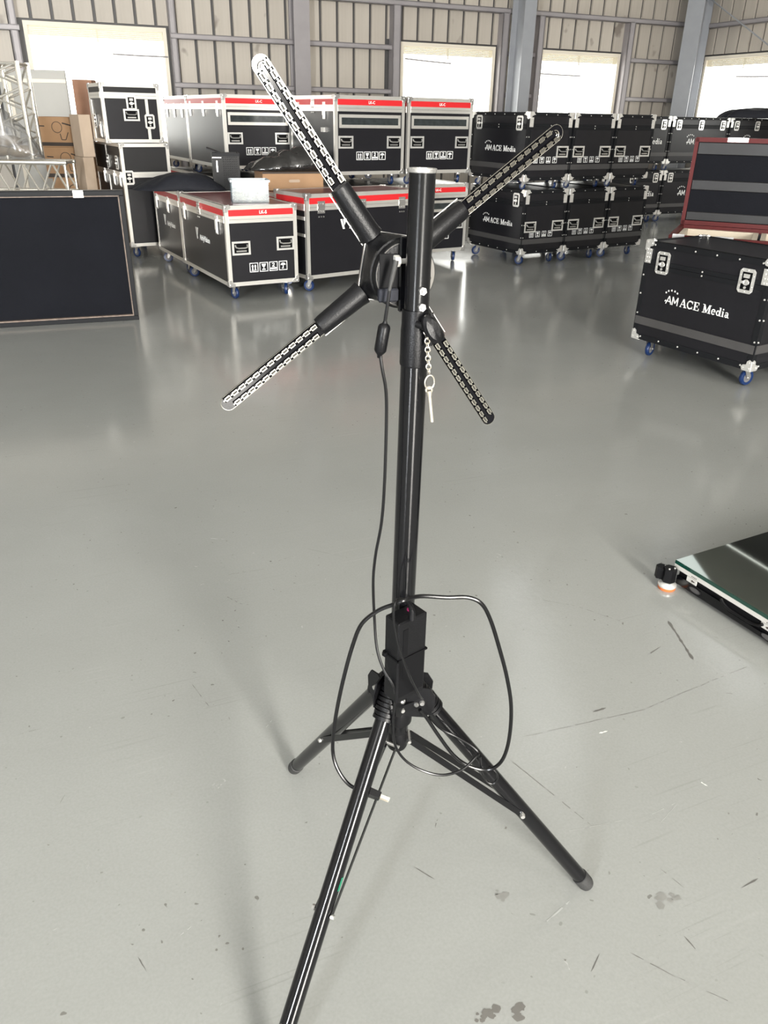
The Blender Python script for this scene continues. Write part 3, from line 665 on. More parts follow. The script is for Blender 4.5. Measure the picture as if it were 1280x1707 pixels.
def flight_case(name, label, cat, loc, yaw, A, B, zb, zt, style='alu', lid=.15, group=None, base=0.0, left=(), front=(), right=(), casters=True, closed_top=True, wheel=.05, topmat=None, rivets=False):
    """loc = front-left corner on its support; local x runs along the front, local y to the back. zb/zt are world heights of the box."""
    t = thing(name, label, cat, (loc[0], loc[1], base), radians(yaw), group)
    z0, z1 = zb - base, zt - base; zl = z1 - lid
    lam = M['laminate']; rail = M['alu'] if style == 'alu' else M['black_rail']
    r = .030 if style == 'alu' else .034; e = .003
    if style == 'alu' and lid and lid < .2: lid = .107; zl = z1 - lid
    F = lambda u, v, w: (u, -w, v)
    L = lambda u, v, w: (-w, B - u, v)
    R_ = lambda u, v, w: (A + w, u, v)
    BK = lambda u, v, w: (A - u, B + w, v)
    FM = {'F': Matrix(((1, 0, 0, 0), (0, 0, -1, 0), (0, 1, 0, 0), (0, 0, 0, 1))), 'L': Matrix(((0, 0, -1, 0), (-1, 0, 0, B), (0, 1, 0, 0), (0, 0, 0, 1))),
          'R': Matrix(((0, 0, 1, A), (1, 0, 0, 0), (0, 1, 0, 0), (0, 0, 0, 1)))}
    fn = {'F': F, 'L': L, 'R': R_}
    MB().box((0, 0, z0), (A, B, zl)).obj('body', lam, t, smooth=False)
    if closed_top:
        MB().box((0, 0, zl + .0005), (A, B, z1)).obj('lid', [topmat or lam], t, smooth=False)
    else:
        pass
    # rails: each its own piece
    def rl(a, b, nm='edge_rail', m=rail): MB().box(a, b).obj(nm, m, t, smooth=False)
    for x in (0, 1):
        for y in (0, 1):
            xa, xb = (-e, r) if x == 0 else (A - r, A + e); ya, yb = (-e, r) if y == 0 else (B - r, B + e)
            rl((xa, ya, z0), (xb, yb, z1), 'corner_post')
    zs = [(z0 - e, z0 + r), (z1 - r, z1 + e)] + ([(zl - .028, zl - .001), (zl + .001, zl + .027)] if lid else [])
    e2 = e + .0012
    for za, zb_ in zs:
        o_ = e2 if za in (z0 - e, z1 - r) else e2 + .002
        rl((r, -o_, za), (A - r, r * .4, zb_)); rl((r, B - r * .4, za), (A - r, B + o_, zb_))
        rl((-o_, r, za), (r * .4, B - r, zb_)); rl((A - r * .4, r, za), (A + o_, B - r, zb_))
    if topmat is None or True:
        for a, b in (((r, -e, z1 - .001), (A - r, r, z1 + e)), ((r, B - r, z1 - .001), (A - r, B + e, z1 + e)), ((-e, r, z1 - .001), (r, B - r, z1 + e)), ((A - r, r, z1 - .001), (A + e, B - r, z1 + e))):
            rl(a, b, 'top_rail')
    if style == 'alu' and lid:
        za, zb_ = zl + .027, z1 - r
        MB().fbox(F, r, A - r, za, zb_, 0, .0025).obj('red_band', M['red'], t, smooth=False)
        MB().fbox(L, r, B - r, za, zb_, 0, .0025).obj('red_band', M['red'], t, smooth=False)
        MB().fbox(R_, r, B - r, za, zb_, 0, .0025).obj('red_band', M['red'], t, smooth=False)
    if style == 'black':
        zc = z0 + (z1 - z0) * .155
        for f_, ln in ((F, A), (L, B), (R_, B)):
            MB().fbox(f_, .004, ln - .004, zc, zc + .052, 0, .007).obj('rub_strip', M['strip'], t, smooth=False)
    # ball corners
    cm = mesh_corner(style == 'black')
    for x in (0, 1):
        for y in (0, 1):
            for z in (0, 1):
                o = link('ball_corner', cm, t); o.location = (A if x else 0, B if y else 0, z1 if z else z0)
                sx, sy, sz = (1 if x else -1), (1 if y else -1), (1 if z else -1); o.scale = (sx, sy, sz)
    if style == 'black':                       # the riveted corner braces under the upper corners of the front
        for u in (.030, A - .030):
            cb = MB()
            cb.fbox(F, u - .025, u + .025, z1 - .135, z1 - .045, .004, .007)
            for v in (z1 - .125, z1 - .10, z1 - .075, z1 - .05):
                for du in (-.009, .009): cb.fcyl(F, u + du, v, .007, .011, .006, 6, .004)
            cb.obj('corner_brace', M['chrome'], t)
    if rivets:
        q = MB()
        for f_, ln in ((F, A), (L, B), (R_, B)):
            nn = max(3, int(ln / .14))
            for k in range(nn):
                u = .07 + (ln - .14) * k / (nn - 1)
                for v in (z0 + .018, z1 - .018): q.fcyl(f_, u, v, .004, .0085, .0065, 6, .004)
            for v in (z0 + .17, z0 + .30, z0 + .42):
                for u in (.012, ln - .012): q.fcyl(f_, u, v, .003, .0085, .0065, 6, .004)
            for v in (zl - .012, zl + .012): q.fcyl(f_, ln / 2, v, .006, .011, .0065, 6, .004)
        tag(q.obj('rivets', M['chrome'], t), kind='stuff')
    if casters:
        f_, w_, h = caster_meshes(wheel, round(wheel, 3))
        pz = z0 - h
        for i, (x, y) in enumerate(((.085, .085), (A - .085, .085), (.085, B - .085), (A - .085, B - .085))):
            c_ = link('caster', f_, t, loc=(x, y, z0), rot=(0, 0, (0.25, -.5, .9, -.2)[i] + (hash(round(x * 7 + y * 3 + yaw, 2)) % 5) * .12))
            link('wheel', w_, c_)
            if pz > .004: MB().box((x - .05, y - .04, z0), (x + .05, y + .04, z0 + .001))
    H = z1 - z0
    for fc, lst in (('F', front), ('L', left), ('R', right)):
        f = fn[fc]; Mf = FM[fc]; ln = A if fc == 'F' else B
        for it in lst:
            k = it[0]
            if k == 'handle':
                hm = mesh_handle(); o = link('handle', hm[0], t, mtx=Mf @ Matrix.Translation((it[1], z0 + it[2], .001)))
                link('handle_dish', hm[1], o); link('handle_bail', hm[2], o)
            elif k == 'latch':
                hm = mesh_latch(); o = link('latch', hm[0], t, mtx=Mf @ Matrix.Translation((it[1], z0 + it[2], .006)))
                link('latch_dish', hm[1], o); link('latch_knob', hm[2], o)
            elif k == 'slim': link('latch', mesh_slim_latch(), t, mtx=Mf @ Matrix.Translation((it[1], z0 + it[2], .005)))
            elif k == 'hinge': link('hinge_plate', mesh_hinge(), t, mtx=Mf @ Matrix.Translation((it[1], z0 + it[2], .006)))
            elif k == 'marks':
                for q in marks(None, f, it[1], z0 + it[2], *it[3:]): q.obj('shipping_mark', M['white'], t, smooth=False)
            elif k == 'text': link('lettering', text_mesh(it[3], it[4], it[5] if len(it) > 5 else 0), t, mtx=Mf @ Matrix.Translation((it[1], z0 + it[2], .0035)))
            elif k == 'ace':
                a_, b_, _w = ace_logo(f, it[1], z0 + it[2], it[3])
                a_.obj('emblem', M['white'], t, smooth=False); b_.obj('lettering', M['white'], t, smooth=False)
            elif k == 'vlogo':
                v_logo(f, it[1], z0 + it[2], it[3]).obj('emblem', M['white'], t, smooth=False)
                link('lettering', text_mesh('AirlyVision', it[3] * .66, it[3] * .016), t, mtx=Mf @ Matrix.Translation((it[1] + it[3] * 1.15, z0 + it[2] + it[3] * .02, .001)))
            elif k == 'slot':
                u0, u1, v0, v1 = it[1:5]; v0 += z0; v1 += z0; w = .028
                q = MB(); q.fbox(f, u0, u1, v1 - w, v1, 0, .006).fbox(f, u0, u1, v0, v0 + w, 0, .006).fbox(f, u0, u0 + w * .9, v0 + w, v1 - w, 0, .006).fbox(f, u1 - w * .9, u1, v0 + w, v1 - w, 0, .006)
                for n_ in range(4): q.fcyl(f, u0 + .05 + n_ * (u1 - u0 - .1) / 3, v1 - w / 2, .006, .008, .004, 6)
                q.obj('label_frame', M['alu'], t, smooth=False); MB().fbox(f, u0 + w * .9, u1 - w * .9, v0 + w, v1 - w, .0005, .002).obj('label_window', M['slotglass'], t, smooth=False)
            elif k == 'bar': MB().fbox(f, it[1], it[2], z0 + it[3], z0 + it[4], 0, it[5] if len(it) > 5 else .006).obj('edge_rail', rail if len(it) < 7 else M[it[6]], t, smooth=False)
            elif k == 'block':
                q = MB(); q.fbox(f, it[1] - .03, it[1] + .03, z0 + it[2] - .02, z0 + it[2] + .02, 0, .02); q.obj('door_catch', M['zinc'], t, smooth=False)
    return t

def reds(A, H, tx='LK-C', slot=True):
    f = [('text', A * .47, H - .066, tx, .034, .0006), ('handle', A * .15, H * .42 if slot else H * .46), ('handle', A * .85, H * .42 if slot else H * .46), ('marks', A * .30, H * .19, .075)]
    if slot: f.append(('slot', .045, A - .045, H * .60, H * .77))
    return f
G_UP, G_LOW = 'red-banded cases in the upper tier', 'red-banded cases in the lower tier'
zb1, zt1, zb2, zt2 = .13, .82, .936, 1.633
H1, H2 = zt1 - zb1, zt2 - zb2
sl = lambda B, H, n=3: [('slim', B * (k + .5) / n, H - .15) for k in range(n)]
cy_, sy_ = cos(radians(31)), sin(radians(31))
# ---- nearest red-banded pair, end to end
a0 = (-1.369, 6.829); ya = 29.6
flight_case('flight_case', 'long black flight case with red band reading LK-S, under the clear plastic bin', 'flight case', a0, ya, .64, 1.335, .13, .777, lid=.125, group=G_LOW, topmat=M['redlid'],
    front=[('text', .64 * .47, .581, 'LK-S', .036, .0008), ('handle', .125, .31), ('handle', .53, .33), ('marks', .19, .105, .078)],
    left=[('vlogo', .46, .29, .10), ('slim', .16, .50), ('slim', 1.12, .48), ('hinge', .62, .57)])
b0 = (a0[0] - 1.355 * sin(radians(ya)), a0[1] + 1.355 * cos(radians(ya)))
flight_case('flight_case', 'red-banded flight case under the black cloth, directly behind the LK-S case', 'flight case', b0, ya, .64, .95, .13, .777, lid=.125, group=G_LOW,
    front=[('text', .3, .581, 'LK-S', .036, .0008)], left=[('vlogo', .32, .29, .10), ('slim', .12, .50), ('slim', .55, .50)])
# ---- broadside case behind the stand, with hinge plates
flight_case('flight_case', 'wide red-banded flight case with three hinge plates, broadside behind the stand pole', 'flight case', (-.731, 7.233), 37.5, 1.25, .545, .13, .845, lid=.14, group=G_LOW, topmat=M['redlid'],
    front=[('vlogo', .36, .41, .085), ('hinge', .15, .605), ('hinge', .60, .605), ('hinge', 1.06, .605)],
    left=[('handle', .28, .40), ('bar', .03, .515, .50, .53), ('bar', .03, .515, .36, .385)])
flight_case('flight_case', 'red-topped flight case under the cardboard carton, hidden behind the LK-S case', 'flight case', (-1.04, 7.735), 38, .74, .54, .13, .80, lid=.13, group=G_LOW, topmat=M['redlid'], front=[('slim', .2, .5), ('slim', .55, .5)], left=sl(.54, H1, 2))
# ---- two-tier stack
U = [((-.545, 8.352), 31, .785, 1.02, 'second from left'), ((.165, 8.78), 31, .80, 1.0, ''), ((-1.737, 8.965), 29, .755, 1.34, '')]
flight_case('flight_case', 'lower red-banded LK-C case right behind the pole, blue caster showing', 'flight case', U[1][0], 31, .80, 1.0, zb1, zt1, lid=.15, group=G_LOW, front=reds(.80, H1), left=sl(1.0, H1))
flight_case('flight_case', 'lower red-banded case hidden behind the broadside case, under the middle upper case', 'flight case', U[0][0], 31, .785, 1.02, zb1, zt1, lid=.15, group=G_LOW, front=reds(.785, H1), left=sl(1.02, H1))
flight_case('flight_case', 'lower red-banded case behind the carton and black crate', 'flight case', U[2][0], 29, .755, 1.34, zb1, zt1, lid=.15, group=G_LOW, front=reds(.755, H1), left=sl(1.34, H1))
flight_case('flight_case', 'upper LK-C case furthest right of the red-banded tier, above the pole top', 'flight case', U[1][0], 31, .80, 1.0, zb2, zt2, base=zt1 + .003, lid=.15, wheel=.041, group=G_UP, front=reds(.80, H2), left=sl(1.0, H2))
flight_case('flight_case', 'middle upper LK-C case with its long latched side seen to the left', 'flight case', U[0][0], 31, .785, 1.02, zb2, zt2, base=zt1 + .003, lid=.15, wheel=.041, group=G_UP, front=reds(.785, H2), left=[('slim', .80, H2 - .13), ('hinge', .55, H2 - .07), ('slim', .2, H2 - .13), ('block', .78, H2 * .57)])
flight_case('flight_case', 'left upper LK-C case behind the top blade, latched side silvery with glare', 'flight case', U[2][0], 29, .755, 1.34, zb2, zt2, base=zt1 + .003, lid=.15, wheel=.041, group=G_UP, front=reds(.755, H2), left=[('slim', 1.34 * k, H2 - .13) for k in (.13, .5, .87)])
bx = (-1.737 - 1.36 * sin(radians(29)), 8.965 + 1.36 * cos(radians(29)))
flight_case('flight_case', 'lower red-banded case at the back, beside the tall rack case', 'flight case', bx, 29, .755, 1.0, zb1, zt1, lid=.15, group=G_LOW, left=sl(1.0, H1))
flight_case('flight_case', 'upper case at the back, white with window glare beside the tall rack case', 'flight case', bx, 29, .755, 1.0, zb2, zt2, base=zt1 + .003, lid=.15, wheel=.041, group=G_UP, left=sl(1.0, H2))

# ---- black cases, three stacks of two
def blk_end(A, H): return [('handle', A * .17, H * .43), ('handle', A * .83, H * .43), ('marks', A * .17, H * .262, .060, 1.5)]
def blk_side(B, H): return [('latch', .14, H - .10), ('latch', B - .14, H - .10), ('ace', B * .28, H * .42, .053)]
GB = 'black cases in the three right-hand stacks'
cb_, sb_ = cos(radians(31.5)), sin(radians(31.5)); nm = ['left', 'middle', 'right']
for i in range(3):
    o_ = (1.45 + .632 * i * cb_, 8.92 + .632 * i * sb_)
    flight_case('flight_case', ['lower black case of the left stack, ACE Media lettering on its long side', 'lower black case of the middle stack, between its two neighbours', 'lower black case of the right stack, floor showing past its right edge'][i], 'flight case',
        o_, 31.5, .60, .97, .13, .778, style='black', lid=.13, group=GB, rivets=True, front=blk_end(.60, .648), left=blk_side(.97, .648), right=blk_side(.97, .648))
    o_ = (o_[0] - .03, o_[1] + .03)
    flight_case('flight_case', ['upper black case of the left stack, behind the tip of the right blade', 'upper black case of the middle stack, below the third window', 'upper black case of the right stack, in front of the corner column'][i], 'flight case',
        o_, 31.5, .60, .97, .875, 1.523, base=.781, style='black', lid=.13, wheel=.033, group=GB, rivets=True, front=blk_end(.60, .648), left=blk_side(.97, .648), right=blk_side(.97, .648))
# ---- far row of black cases, long sides to the camera
GF = 'far row of black cases by the right wall'
cf, sf = cos(radians(27)), sin(radians(27)); Af, Bf = 1.22, .60
for i in range(-1, 2):
    o_ = (4.33 + (Af + .035) * i * cf, 13.38 + (Af + .035) * i * sf)
    fr = [('latch', .14, .54), ('latch', Af / 2, .54), ('latch', Af - .14, .54), ('ace', Af * .30, .27, .075)]
    flight_case('flight_case', ['far lower black case mostly hidden behind the right stack', 'far lower black case left of the open red-edged lid', 'far lower black case hidden behind the open red-edged lid'][i + 1], 'flight case',
        o_, 27, Af, Bf, .13, .765, style='black', lid=.13, group=GF, rivets=True, front=fr)
    flight_case('flight_case', ['far upper black case, only its right end showing beside the right stack', 'far upper black case with three latches, left of the black bag', 'far upper black case under the black bag at the right edge'][i + 1], 'flight case',
        o_, 27, Af, Bf, .88, 1.528, base=.768, style='black', lid=.13, wheel=.040, group=GF, rivets=True, front=fr)
# ---- nearest black case at the right edge
flight_case('flight_case', 'nearest black flight case with large ACE Media lettering, at the right edge', 'flight case', (1.702, 5.36), -57.6, .925, .56, .13, .765, style='black', lid=.14, rivets=True,
    front=[('latch', .155, .515), ('latch', .775, .505), ('ace', .225, .27, .049)], right=[('latch', .10, .50), ('handle', .28, .26)])
# ---- open case behind it
gx, gy, gyaw = 1.979, 5.774, -24.6
g = flight_case('open_case', 'open case with dark red rails, raised foam-lined lid and beige foam compartments', 'flight case', (gx, gy), gyaw, 1.15, .707, .12, .60, style='black', lid=0, closed_top=False)
q = MB()
A_, B_, t_ = 1.15, .707, .02; zc, zd = .60, .75
q.box((0, 0, zc), (A_, t_, zd)).box((0, B_ - t_, zc), (A_, B_, zd)).box((0, t_, zc), (t_, B_ - t_, zd)).box((A_ - t_, t_, zc), (A_, B_ - t_, zd))
q.obj('rim_wall', M['laminate'], g, smooth=False)
for a, b in (((0, -.006, zd - .03), (A_, .024, zd + .004)), ((0, B_ - .024, zd - .03), (A_, B_ + .006, zd + .004)), ((-.006, 0, zd - .03), (.024, B_, zd + .004)), ((A_ - .024, 0, zd - .03), (A_ + .006, B_, zd + .004))):
    MB().box(a, b).obj('red_rail', M['redrail'], g, smooth=False)
for k in range(2):
    x0 = .03 + k * .555
    q = MB(); w = .035
    q.box((x0, .03, zc - .05), (x0 + .535, .03 + w, zd - .02)).box((x0, B_ - .03 - w, zc - .05), (x0 + .535, B_ - .03, zd - .02)).box((x0, .03 + w, zc - .05), (x0 + w, B_ - .03 - w, zd - .02)).box((x0 + .5, .03 + w, zc - .05), (x0 + .535, B_ - .03 - w, zd - .02)).box((x0 + w, .03 + w, zc - .05), (x0 + .5, B_ - .03 - w, zc + .03))
    q.obj('foam_tray', M['foam'], g, smooth=False)
lidz0, lidz1 = .76, 1.36
MB().box((0, B_ + .004, lidz0), (A_, B_ + .16, lidz1)).obj('raised_lid', M['lid_in'], g, smooth=False)
for a, b in (((0, B_ - .012, lidz1 - .026), (A_, B_ + .165, lidz1 + .004)), ((0, B_ - .012, lidz0 - .004), (A_, B_ + .165, lidz0 + .026)), ((-.005, B_ - .012, lidz0), (.022, B_ + .165, lidz1)), ((A_ - .022, B_ - .012, lidz0), (A_ + .005, B_ + .165, lidz1))):
    MB().box(a, b).obj('lid_rail', M['redrail'], g, smooth=False)
for z0_, z1_, d_ in ((lidz1 - .11, lidz1 - .028, .012), (lidz0 + .245, lidz0 + .315, .008), (lidz0 + .028, lidz0 + .09, .006)):
    MB().bbox((.024, B_ - d_ + .002, z0_), (A_ - .024, B_ + .006, z1_), .004).obj('foam_strip', M['lam_dark'], g)
q = MB(); q.box((.22, B_ - .016, lidz1 - .022), (.36, B_ - .010, lidz1 + .007)); q.obj('lid_catch', M['zinc'], g, smooth=False)
q = MB(); q.box((.02, -.012, zd - .02), (.10, .0, zd + .012)).box((.30, -.012, zd - .012), (.42, .0, zd + .014)); q.obj('rim_catch', M['zinc'], g, smooth=False)

# ---- tall rack case and the smaller one on it
rk = flight_case('rack_case', 'tall silver-edged rack case standing beside the black board', 'flight case', (-2.846, 8.942), 31, .515, 1.22, .13, 1.157, lid=.30,
    front=[('bar', .03, .485, .70, .727), ('block', .46, .23), ('latch', .06, .70)], left=[('latch', 1.05, .84), ('latch', .65, .84), ('slim', .4, .68), ('slim', .85, .68), ('slim', 1.12, .68), ('latch', .55, .45), ('latch', .95, .3), ('bar', .57, .60, .03, 1.0)])
for o in rk.children:
    if o.name.startswith('red_band'): o.data.materials[0] = M['lam_dark']
r2 = flight_case('rack_case', 'smaller silver-edged case with a butterfly latch over a handle, on the rack case', 'flight case', (-2.985, 8.98), 31, .60, .56, 1.168, 1.715, base=1.162, lid=.13, casters=False,
    front=[('handle', .29, .26), ('latch', .30, .375), ('bar', .445, .475, .03, .41), ('latch', .475, .20)], left=[('latch', .2, .2), ('slim', .42, .12), ('bar', .0, .1, .03, .4)])
for o in r2.children:
    if o.name.startswith('red_band'): o.data.materials[0] = M['lam_dark']
    if o.name in ('body', 'lid'): pass

# ================================================================== the tripod stand
PB, PT = Vector((.0285, 1.093, 0)), Vector((.0415, 1.093, 1.4046))
def pol(z): return PB + (PT - PB) * (z / PT.z)
st = thing('tripod_stand', 'tall black tripod stand holding the four-armed fan, on the grey floor', 'stand', (PB.x, PB.y, 0))
def sob(name, mb, m, parent=None, **k):      # geometry given in world coordinates around the stand
    for i, v in enumerate(mb.v): mb.v[i] = (v[0] - PB.x, v[1] - PB.y, v[2])
    return mb.obj(name, m, parent or st, **k)
ax = (PT - PB).normalized()
tmx = lambda z: axes(pol(z), ax, (1, 0, 0))
q = MB(); q.lathe([(.0001, 0), (.0175, 0), (.0175, .205), (.0177, .2055), (.0150, .2055), (.0150, .190), (.0001, .190)], tmx(1.199), 40)
sob('inner_tube', q, M['blacksatin'])
q = MB(); q.lathe([(.0176, -.004), (.0186, -.003), (.0188, .0005), (.0180, .0015), (.0160, .0010), (.0156, -.004)], tmx(1.4046), 40, closed=True)
sob('tube_rim', q, M['zinc'])
q = MB(); q.lathe([(.0001, 0), (.0193, 0), (.0193, .70), (.0001, .70)], tmx(.45), 40)
sob('outer_tube', q, M['blackpaint'])
q = MB(); q.lathe([(.0195, 0), (.0206, .001), (.0210, .004), (.0210, .050), (.0202, .058), (.0202, .076), (.0200, .080), (.0176, .080)], tmx(1.1455), 40)
q.v = q.v
sob('clamp_collar', q, M['blackplastic'])
q = MB(); cc = pol(1.20); q.box((cc.x + .012, cc.y - .026, 1.180), (cc.x + .0165, cc.y - .014, 1.224)).box((cc.x + .019, cc.y - .024, 1.180), (cc.x + .0235, cc.y - .012, 1.224))
sob('clamp_jaw', q, M['blackplastic'])
# teardrop clamp knob on the right of the collar
kc = Vector((.0605, 1.062, 1.205)); kax = Vector((.30, -.80, .18)).normalized(); kdir = Vector((.42, .1, -.9))
q = MB(); mx = axes(kc, kax, kdir)
prof = [(.0001, -.007), (.010, -.007), (.0135, -.003), (.0135, .003), (.010, .007), (.0001, .008)]
q.lathe(prof, mx @ Matrix.Diagonal((1.55, .82, 1, 1)), 24)
q.cyl(kc + Vector((-.020, .012, .004)), kc, .005, n=10)
sob('clamp_knob', q, M['blackplastic'])
def hexbolt(p, d, r=.0058, h=.0042):
    q = MB(); d = Vector(d).normalized(); p = Vector(p)
    q.cyl(p - d * .002, p + d * h, r, r * .96, n=6).cyl(p + d * h, p + d * (h + .0022), r * .55, r * .4, n=10); return q
for z in (1.2535, 1.2315):
    c_ = pol(z); d_ = Vector((.35, -.94, 0)); sob('hex_bolt', hexbolt(c_ + d_ * .0175, d_), M['zinc'])
# spider casting with three knuckles
q = MB(); q.lathe([(.0195, 0), (.025, .002), (.026, .020), (.024, .050), (.0205, .060), (.0195, .060)], tmx(.478), 28)
sob('leg_spider', q, M['blackplastic'])
q = MB(); q.lathe([(.0001, 0), (.0175, .001), (.0195, .006), (.0195, .040), (.0185, .046)], tmx(.415), 28)
sob('lower_collar', q, M['blackplastic'])
LEGS = {'L': 126.0, 'R': 3.3, 'F': 240.5}
for key, az_ in LEGS.items():
    a = radians(az_); d = Vector((cos(a), sin(a), 0)); sd = Vector((-sin(a), cos(a), 0)); c0 = Vector((PB.x + .004, PB.y, 0))
    foot = c0 + d * .416 + Vector((0, 0, .010)); top = c0 + d * .052 + Vector((0, 0, .520)); dr = (top - foot).normalized(); top = top + dr * (.045 if key == 'F' else .03)
    q = MB(); q.cyl(foot + dr * .018, top, .0150, n=32)
    leg = sob('leg', q, M['blackpaint'])
    q = MB(); f0 = foot - dr * .008
    q.lathe([(.0001, 0), (.010, 0), (.0150, .004), (.0168, .011), (.0170, .038), (.0152, .039)], axes(f0, dr), 28)
    o = sob('rubber_foot', q, M['rubber']); o.parent = leg
    # bracket ears and ribbed cap
    q = MB(); hp = c0 + d * .052 + Vector((0, 0, .520)) + dr * (.040 if key == 'F' else .020)
    for s_ in (-1, 1):
        q = MB()
        F_ = lambda u, v, w, s_=s_: hp + d * u + Vector((0, 0, v)) + sd * (w)
        w0, w1 = (.0200, .0230) if s_ > 0 else (-.0230, -.0200)
        q.prism([(-.030, -.030), (.006, -.034), (.022, -.018), (.024, .012), (.014, .030), (-.006, .034), (-.030, .022)], F_, w0, w1)
        sob('leg_bracket', q, M['blackplastic'])
    q = MB(); Fc = lambda u, v, w: hp + dr * v * -1 + (sd.cross(dr)) * 0 + sd * u + (sd.cross(-dr)) * w
    nrm = sd.cross(dr); nrm = nrm if nrm.z > 0 else -nrm
    rings = 9
    for k in range(rings):
        t0 = -.030 + k * .0082; ww = .0165 + .0008 * (k % 2)
        r0 = .0215 - abs(k - 5) * .0003
        vs = []; npt = 9
        for tt in (t0, t0 + .0060):
            for j in range(npt):
                b_ = pi * j / (npt - 1); vs.append(hp - dr * tt + sd * (r0 * cos(b_)) + nrm * (r0 * .95 * sin(b_) + .001))
        q.add(vs, [(j, j + 1, npt + j + 1, npt + j) for j in range(npt - 1)] + [tuple(range(npt)), tuple(range(2 * npt - 1, npt - 1, -1))])
    q.lathe([(.0155, -.040), (.0172, -.038), (.0172, -.01), (.0172, .028), (.012, .035), (.0001, .036)], axes(hp, dr), 20)
    sob('leg_cap', q, M['blackplastic'])
    q = MB()
    for s_ in (-1, 1): q.cyl(hp + sd * s_ * .0225, hp + sd * s_ * .0270, .0052, .0040, n=12)
    sob('hinge_bolt', q, M['zinc'])
    # brace: two thin straps from the lower collar to a bolt on the leg
    zb_ = .24; rb = .052 + (.416 - .052) * (.520 - zb_) / .510
    bp = c0 + d * rb + Vector((0, 0, zb_)); bi = c0 + d * .022 + Vector((0, 0, .436)); br = (bp - bi).normalized(); bn = br.cross(sd)
    q = MB()
    w_ = .0045 if key == 'F' else .0065
    for s_ in (-1, 1):
        o_ = sd * (.0165 * s_)
        b0 = bi + sd * (.010 * s_); b1 = bp + o_
        vs = [b0 + bn * w_, b0 - bn * w_, b1 - bn * w_, b1 + bn * w_]; vs += [v + sd * .0015 for v in vs]
        q.add(vs, [(0, 1, 2, 3), (7, 6, 5, 4), (0, 4, 5, 1), (1, 5, 6, 2), (2, 6, 7, 3), (3, 7, 4, 0)])
    sob('brace', q, M['blackpaint'], smooth=False)
    q = MB(); q.cyl(bp - sd * .0225, bp - sd * .0165, .0042, .0052, n=12).cyl(bp + sd * .0165, bp + sd * .0225, .0052, .0042, n=12)
    sob('brace_bolt', q, M['zinc'])
    q = MB(); q.cyl(bi - sd * .016, bi + sd * .016, .0032, n=10); sob('brace_pin', q, M['zinc'])
    if key == 'F':
        for zz, w_ in ((.375, .010), (.285, .012)):
            rr_ = .052 + (.416 - .052) * (.520 - zz) / .510; cc_ = c0 + d * rr_ + Vector((0, 0, zz))
            q = MB(); q.lathe([(.0150, -w_), (.0154, -w_), (.0154, w_), (.0150, w_)], axes(cc_ , dr), 24)
            # only the underside carries a scrap of green tape
            q.v = [v for v in q.v]
            q2 = MB(); n_ = 6; ctr = cc_; base = (-nrm); side = sd
            vs = []
            for tt in (-w_, w_):
                for j in range(n_):
                    b_ = radians(-15 + 110 * j / (n_ - 1)) if zz < .3 else radians(85 + 70 * j / (n_ - 1))
                    vs.append(cc_ + dr * tt + (side * cos(b_) + base * sin(b_)) * .0156)
            q2.add(vs, [(j, j + 1, n_ + j + 1, n_ + j) for j in range(n_ - 1)])
            sob('green_tape', q2, M['green'])
# bracket plate with two bolts in front of the casting
q = MB(); bc = pol(.53)
dB = Vector((.45, -.89, 0)); sB = Vector((.89, .45, 0)); Fp = lambda u, v, w: bc + Vector((0, 0, v)) + sB * u + dB * w
q.prism([(-.020, -.006), (-.016, -.011), (.022, -.006), (.026, .002), (.020, .010), (-.014, .008), (-.020, .002)], Fp, .026, .032)
sob('cord_bracket', q, M['blackplastic'])
for u_, v_ in ((-.010, -.001), (.018, .002)):
    q = MB(); q.fcyl(Fp, u_, v_, .032, .036, .0048, 12, .0036); sob('bracket_bolt', q, M['zinc'])
# locking pin on its chain
def links(p0s, n, r, wire):
    q = MB(); P = [Vector(p) for p in p0s]; L_ = [0]
    for a_, b_ in zip(P[:-1], P[1:]): L_.append(L_[-1] + (b_ - a_).length)
    for i in range(n):
        s_ = L_[-1] * (i + .5) / n; k = max(j for j in range(len(L_) - 1) if L_[j] <= s_)
        c_ = P[k].lerp(P[k + 1], (s_ - L_[k]) / (L_[k + 1] - L_[k])); t = (P[k + 1] - P[k]).normalized()
        o = Vector((1, 0, 0)) if i % 2 == 0 else Vector((.35, -.9, 0))
        o = (o - t * o.dot(t)).normalized(); ll = L_[-1] / n * .66
        q.tube([c_ + t * (ll * cos(2 * pi * j / 10)) + o * (r * sin(2 * pi * j / 10)) for j in range(10)], wire, 5, closed=True)
    return q
THIN = [(0.0113, 1.085, 1.2902), (0.0076, 1.083, 1.2779), (0.003, 1.08, 1.2625), (0.0002, 1.078, 1.2403), (-0.0042, 1.078, 1.2073), (-0.0072, 1.078, 1.1862), (-0.0094, 1.078, 1.1648), (-0.0065, 1.075, 1.1439), (-0.0008, 1.075, 1.1129), (0.0009, 1.075, 1.0671), (-0.0, 1.07, 0.9723), (-0.0035, 1.07, 0.9), (-0.0121, 1.07, 0.8401), (-0.0154, 1.07, 0.7892), (-0.0126, 1.065, 0.722), (-0.0077, 1.05, 0.6719), (0.004, 1.035, 0.64), (0.0196, 1.025, 0.6168), (0.0253, 1.025, 0.5912), (0.0225, 1.03, 0.5337), (0.0269, 1.03, 0.4786), (0.046, 1.03, 0.4406), (0.0792, 1.03, 0.4153), (0.1154, 1.03, 0.406), (0.15, 1.035, 0.415), (0.1752, 1.05, 0.4314), (0.1805, 1.06, 0.4319), (0.167, 1.065, 0.4442), (0.1384, 1.065, 0.4652), (0.1103, 1.065, 0.483), (0.087, 1.06, 0.5151)]
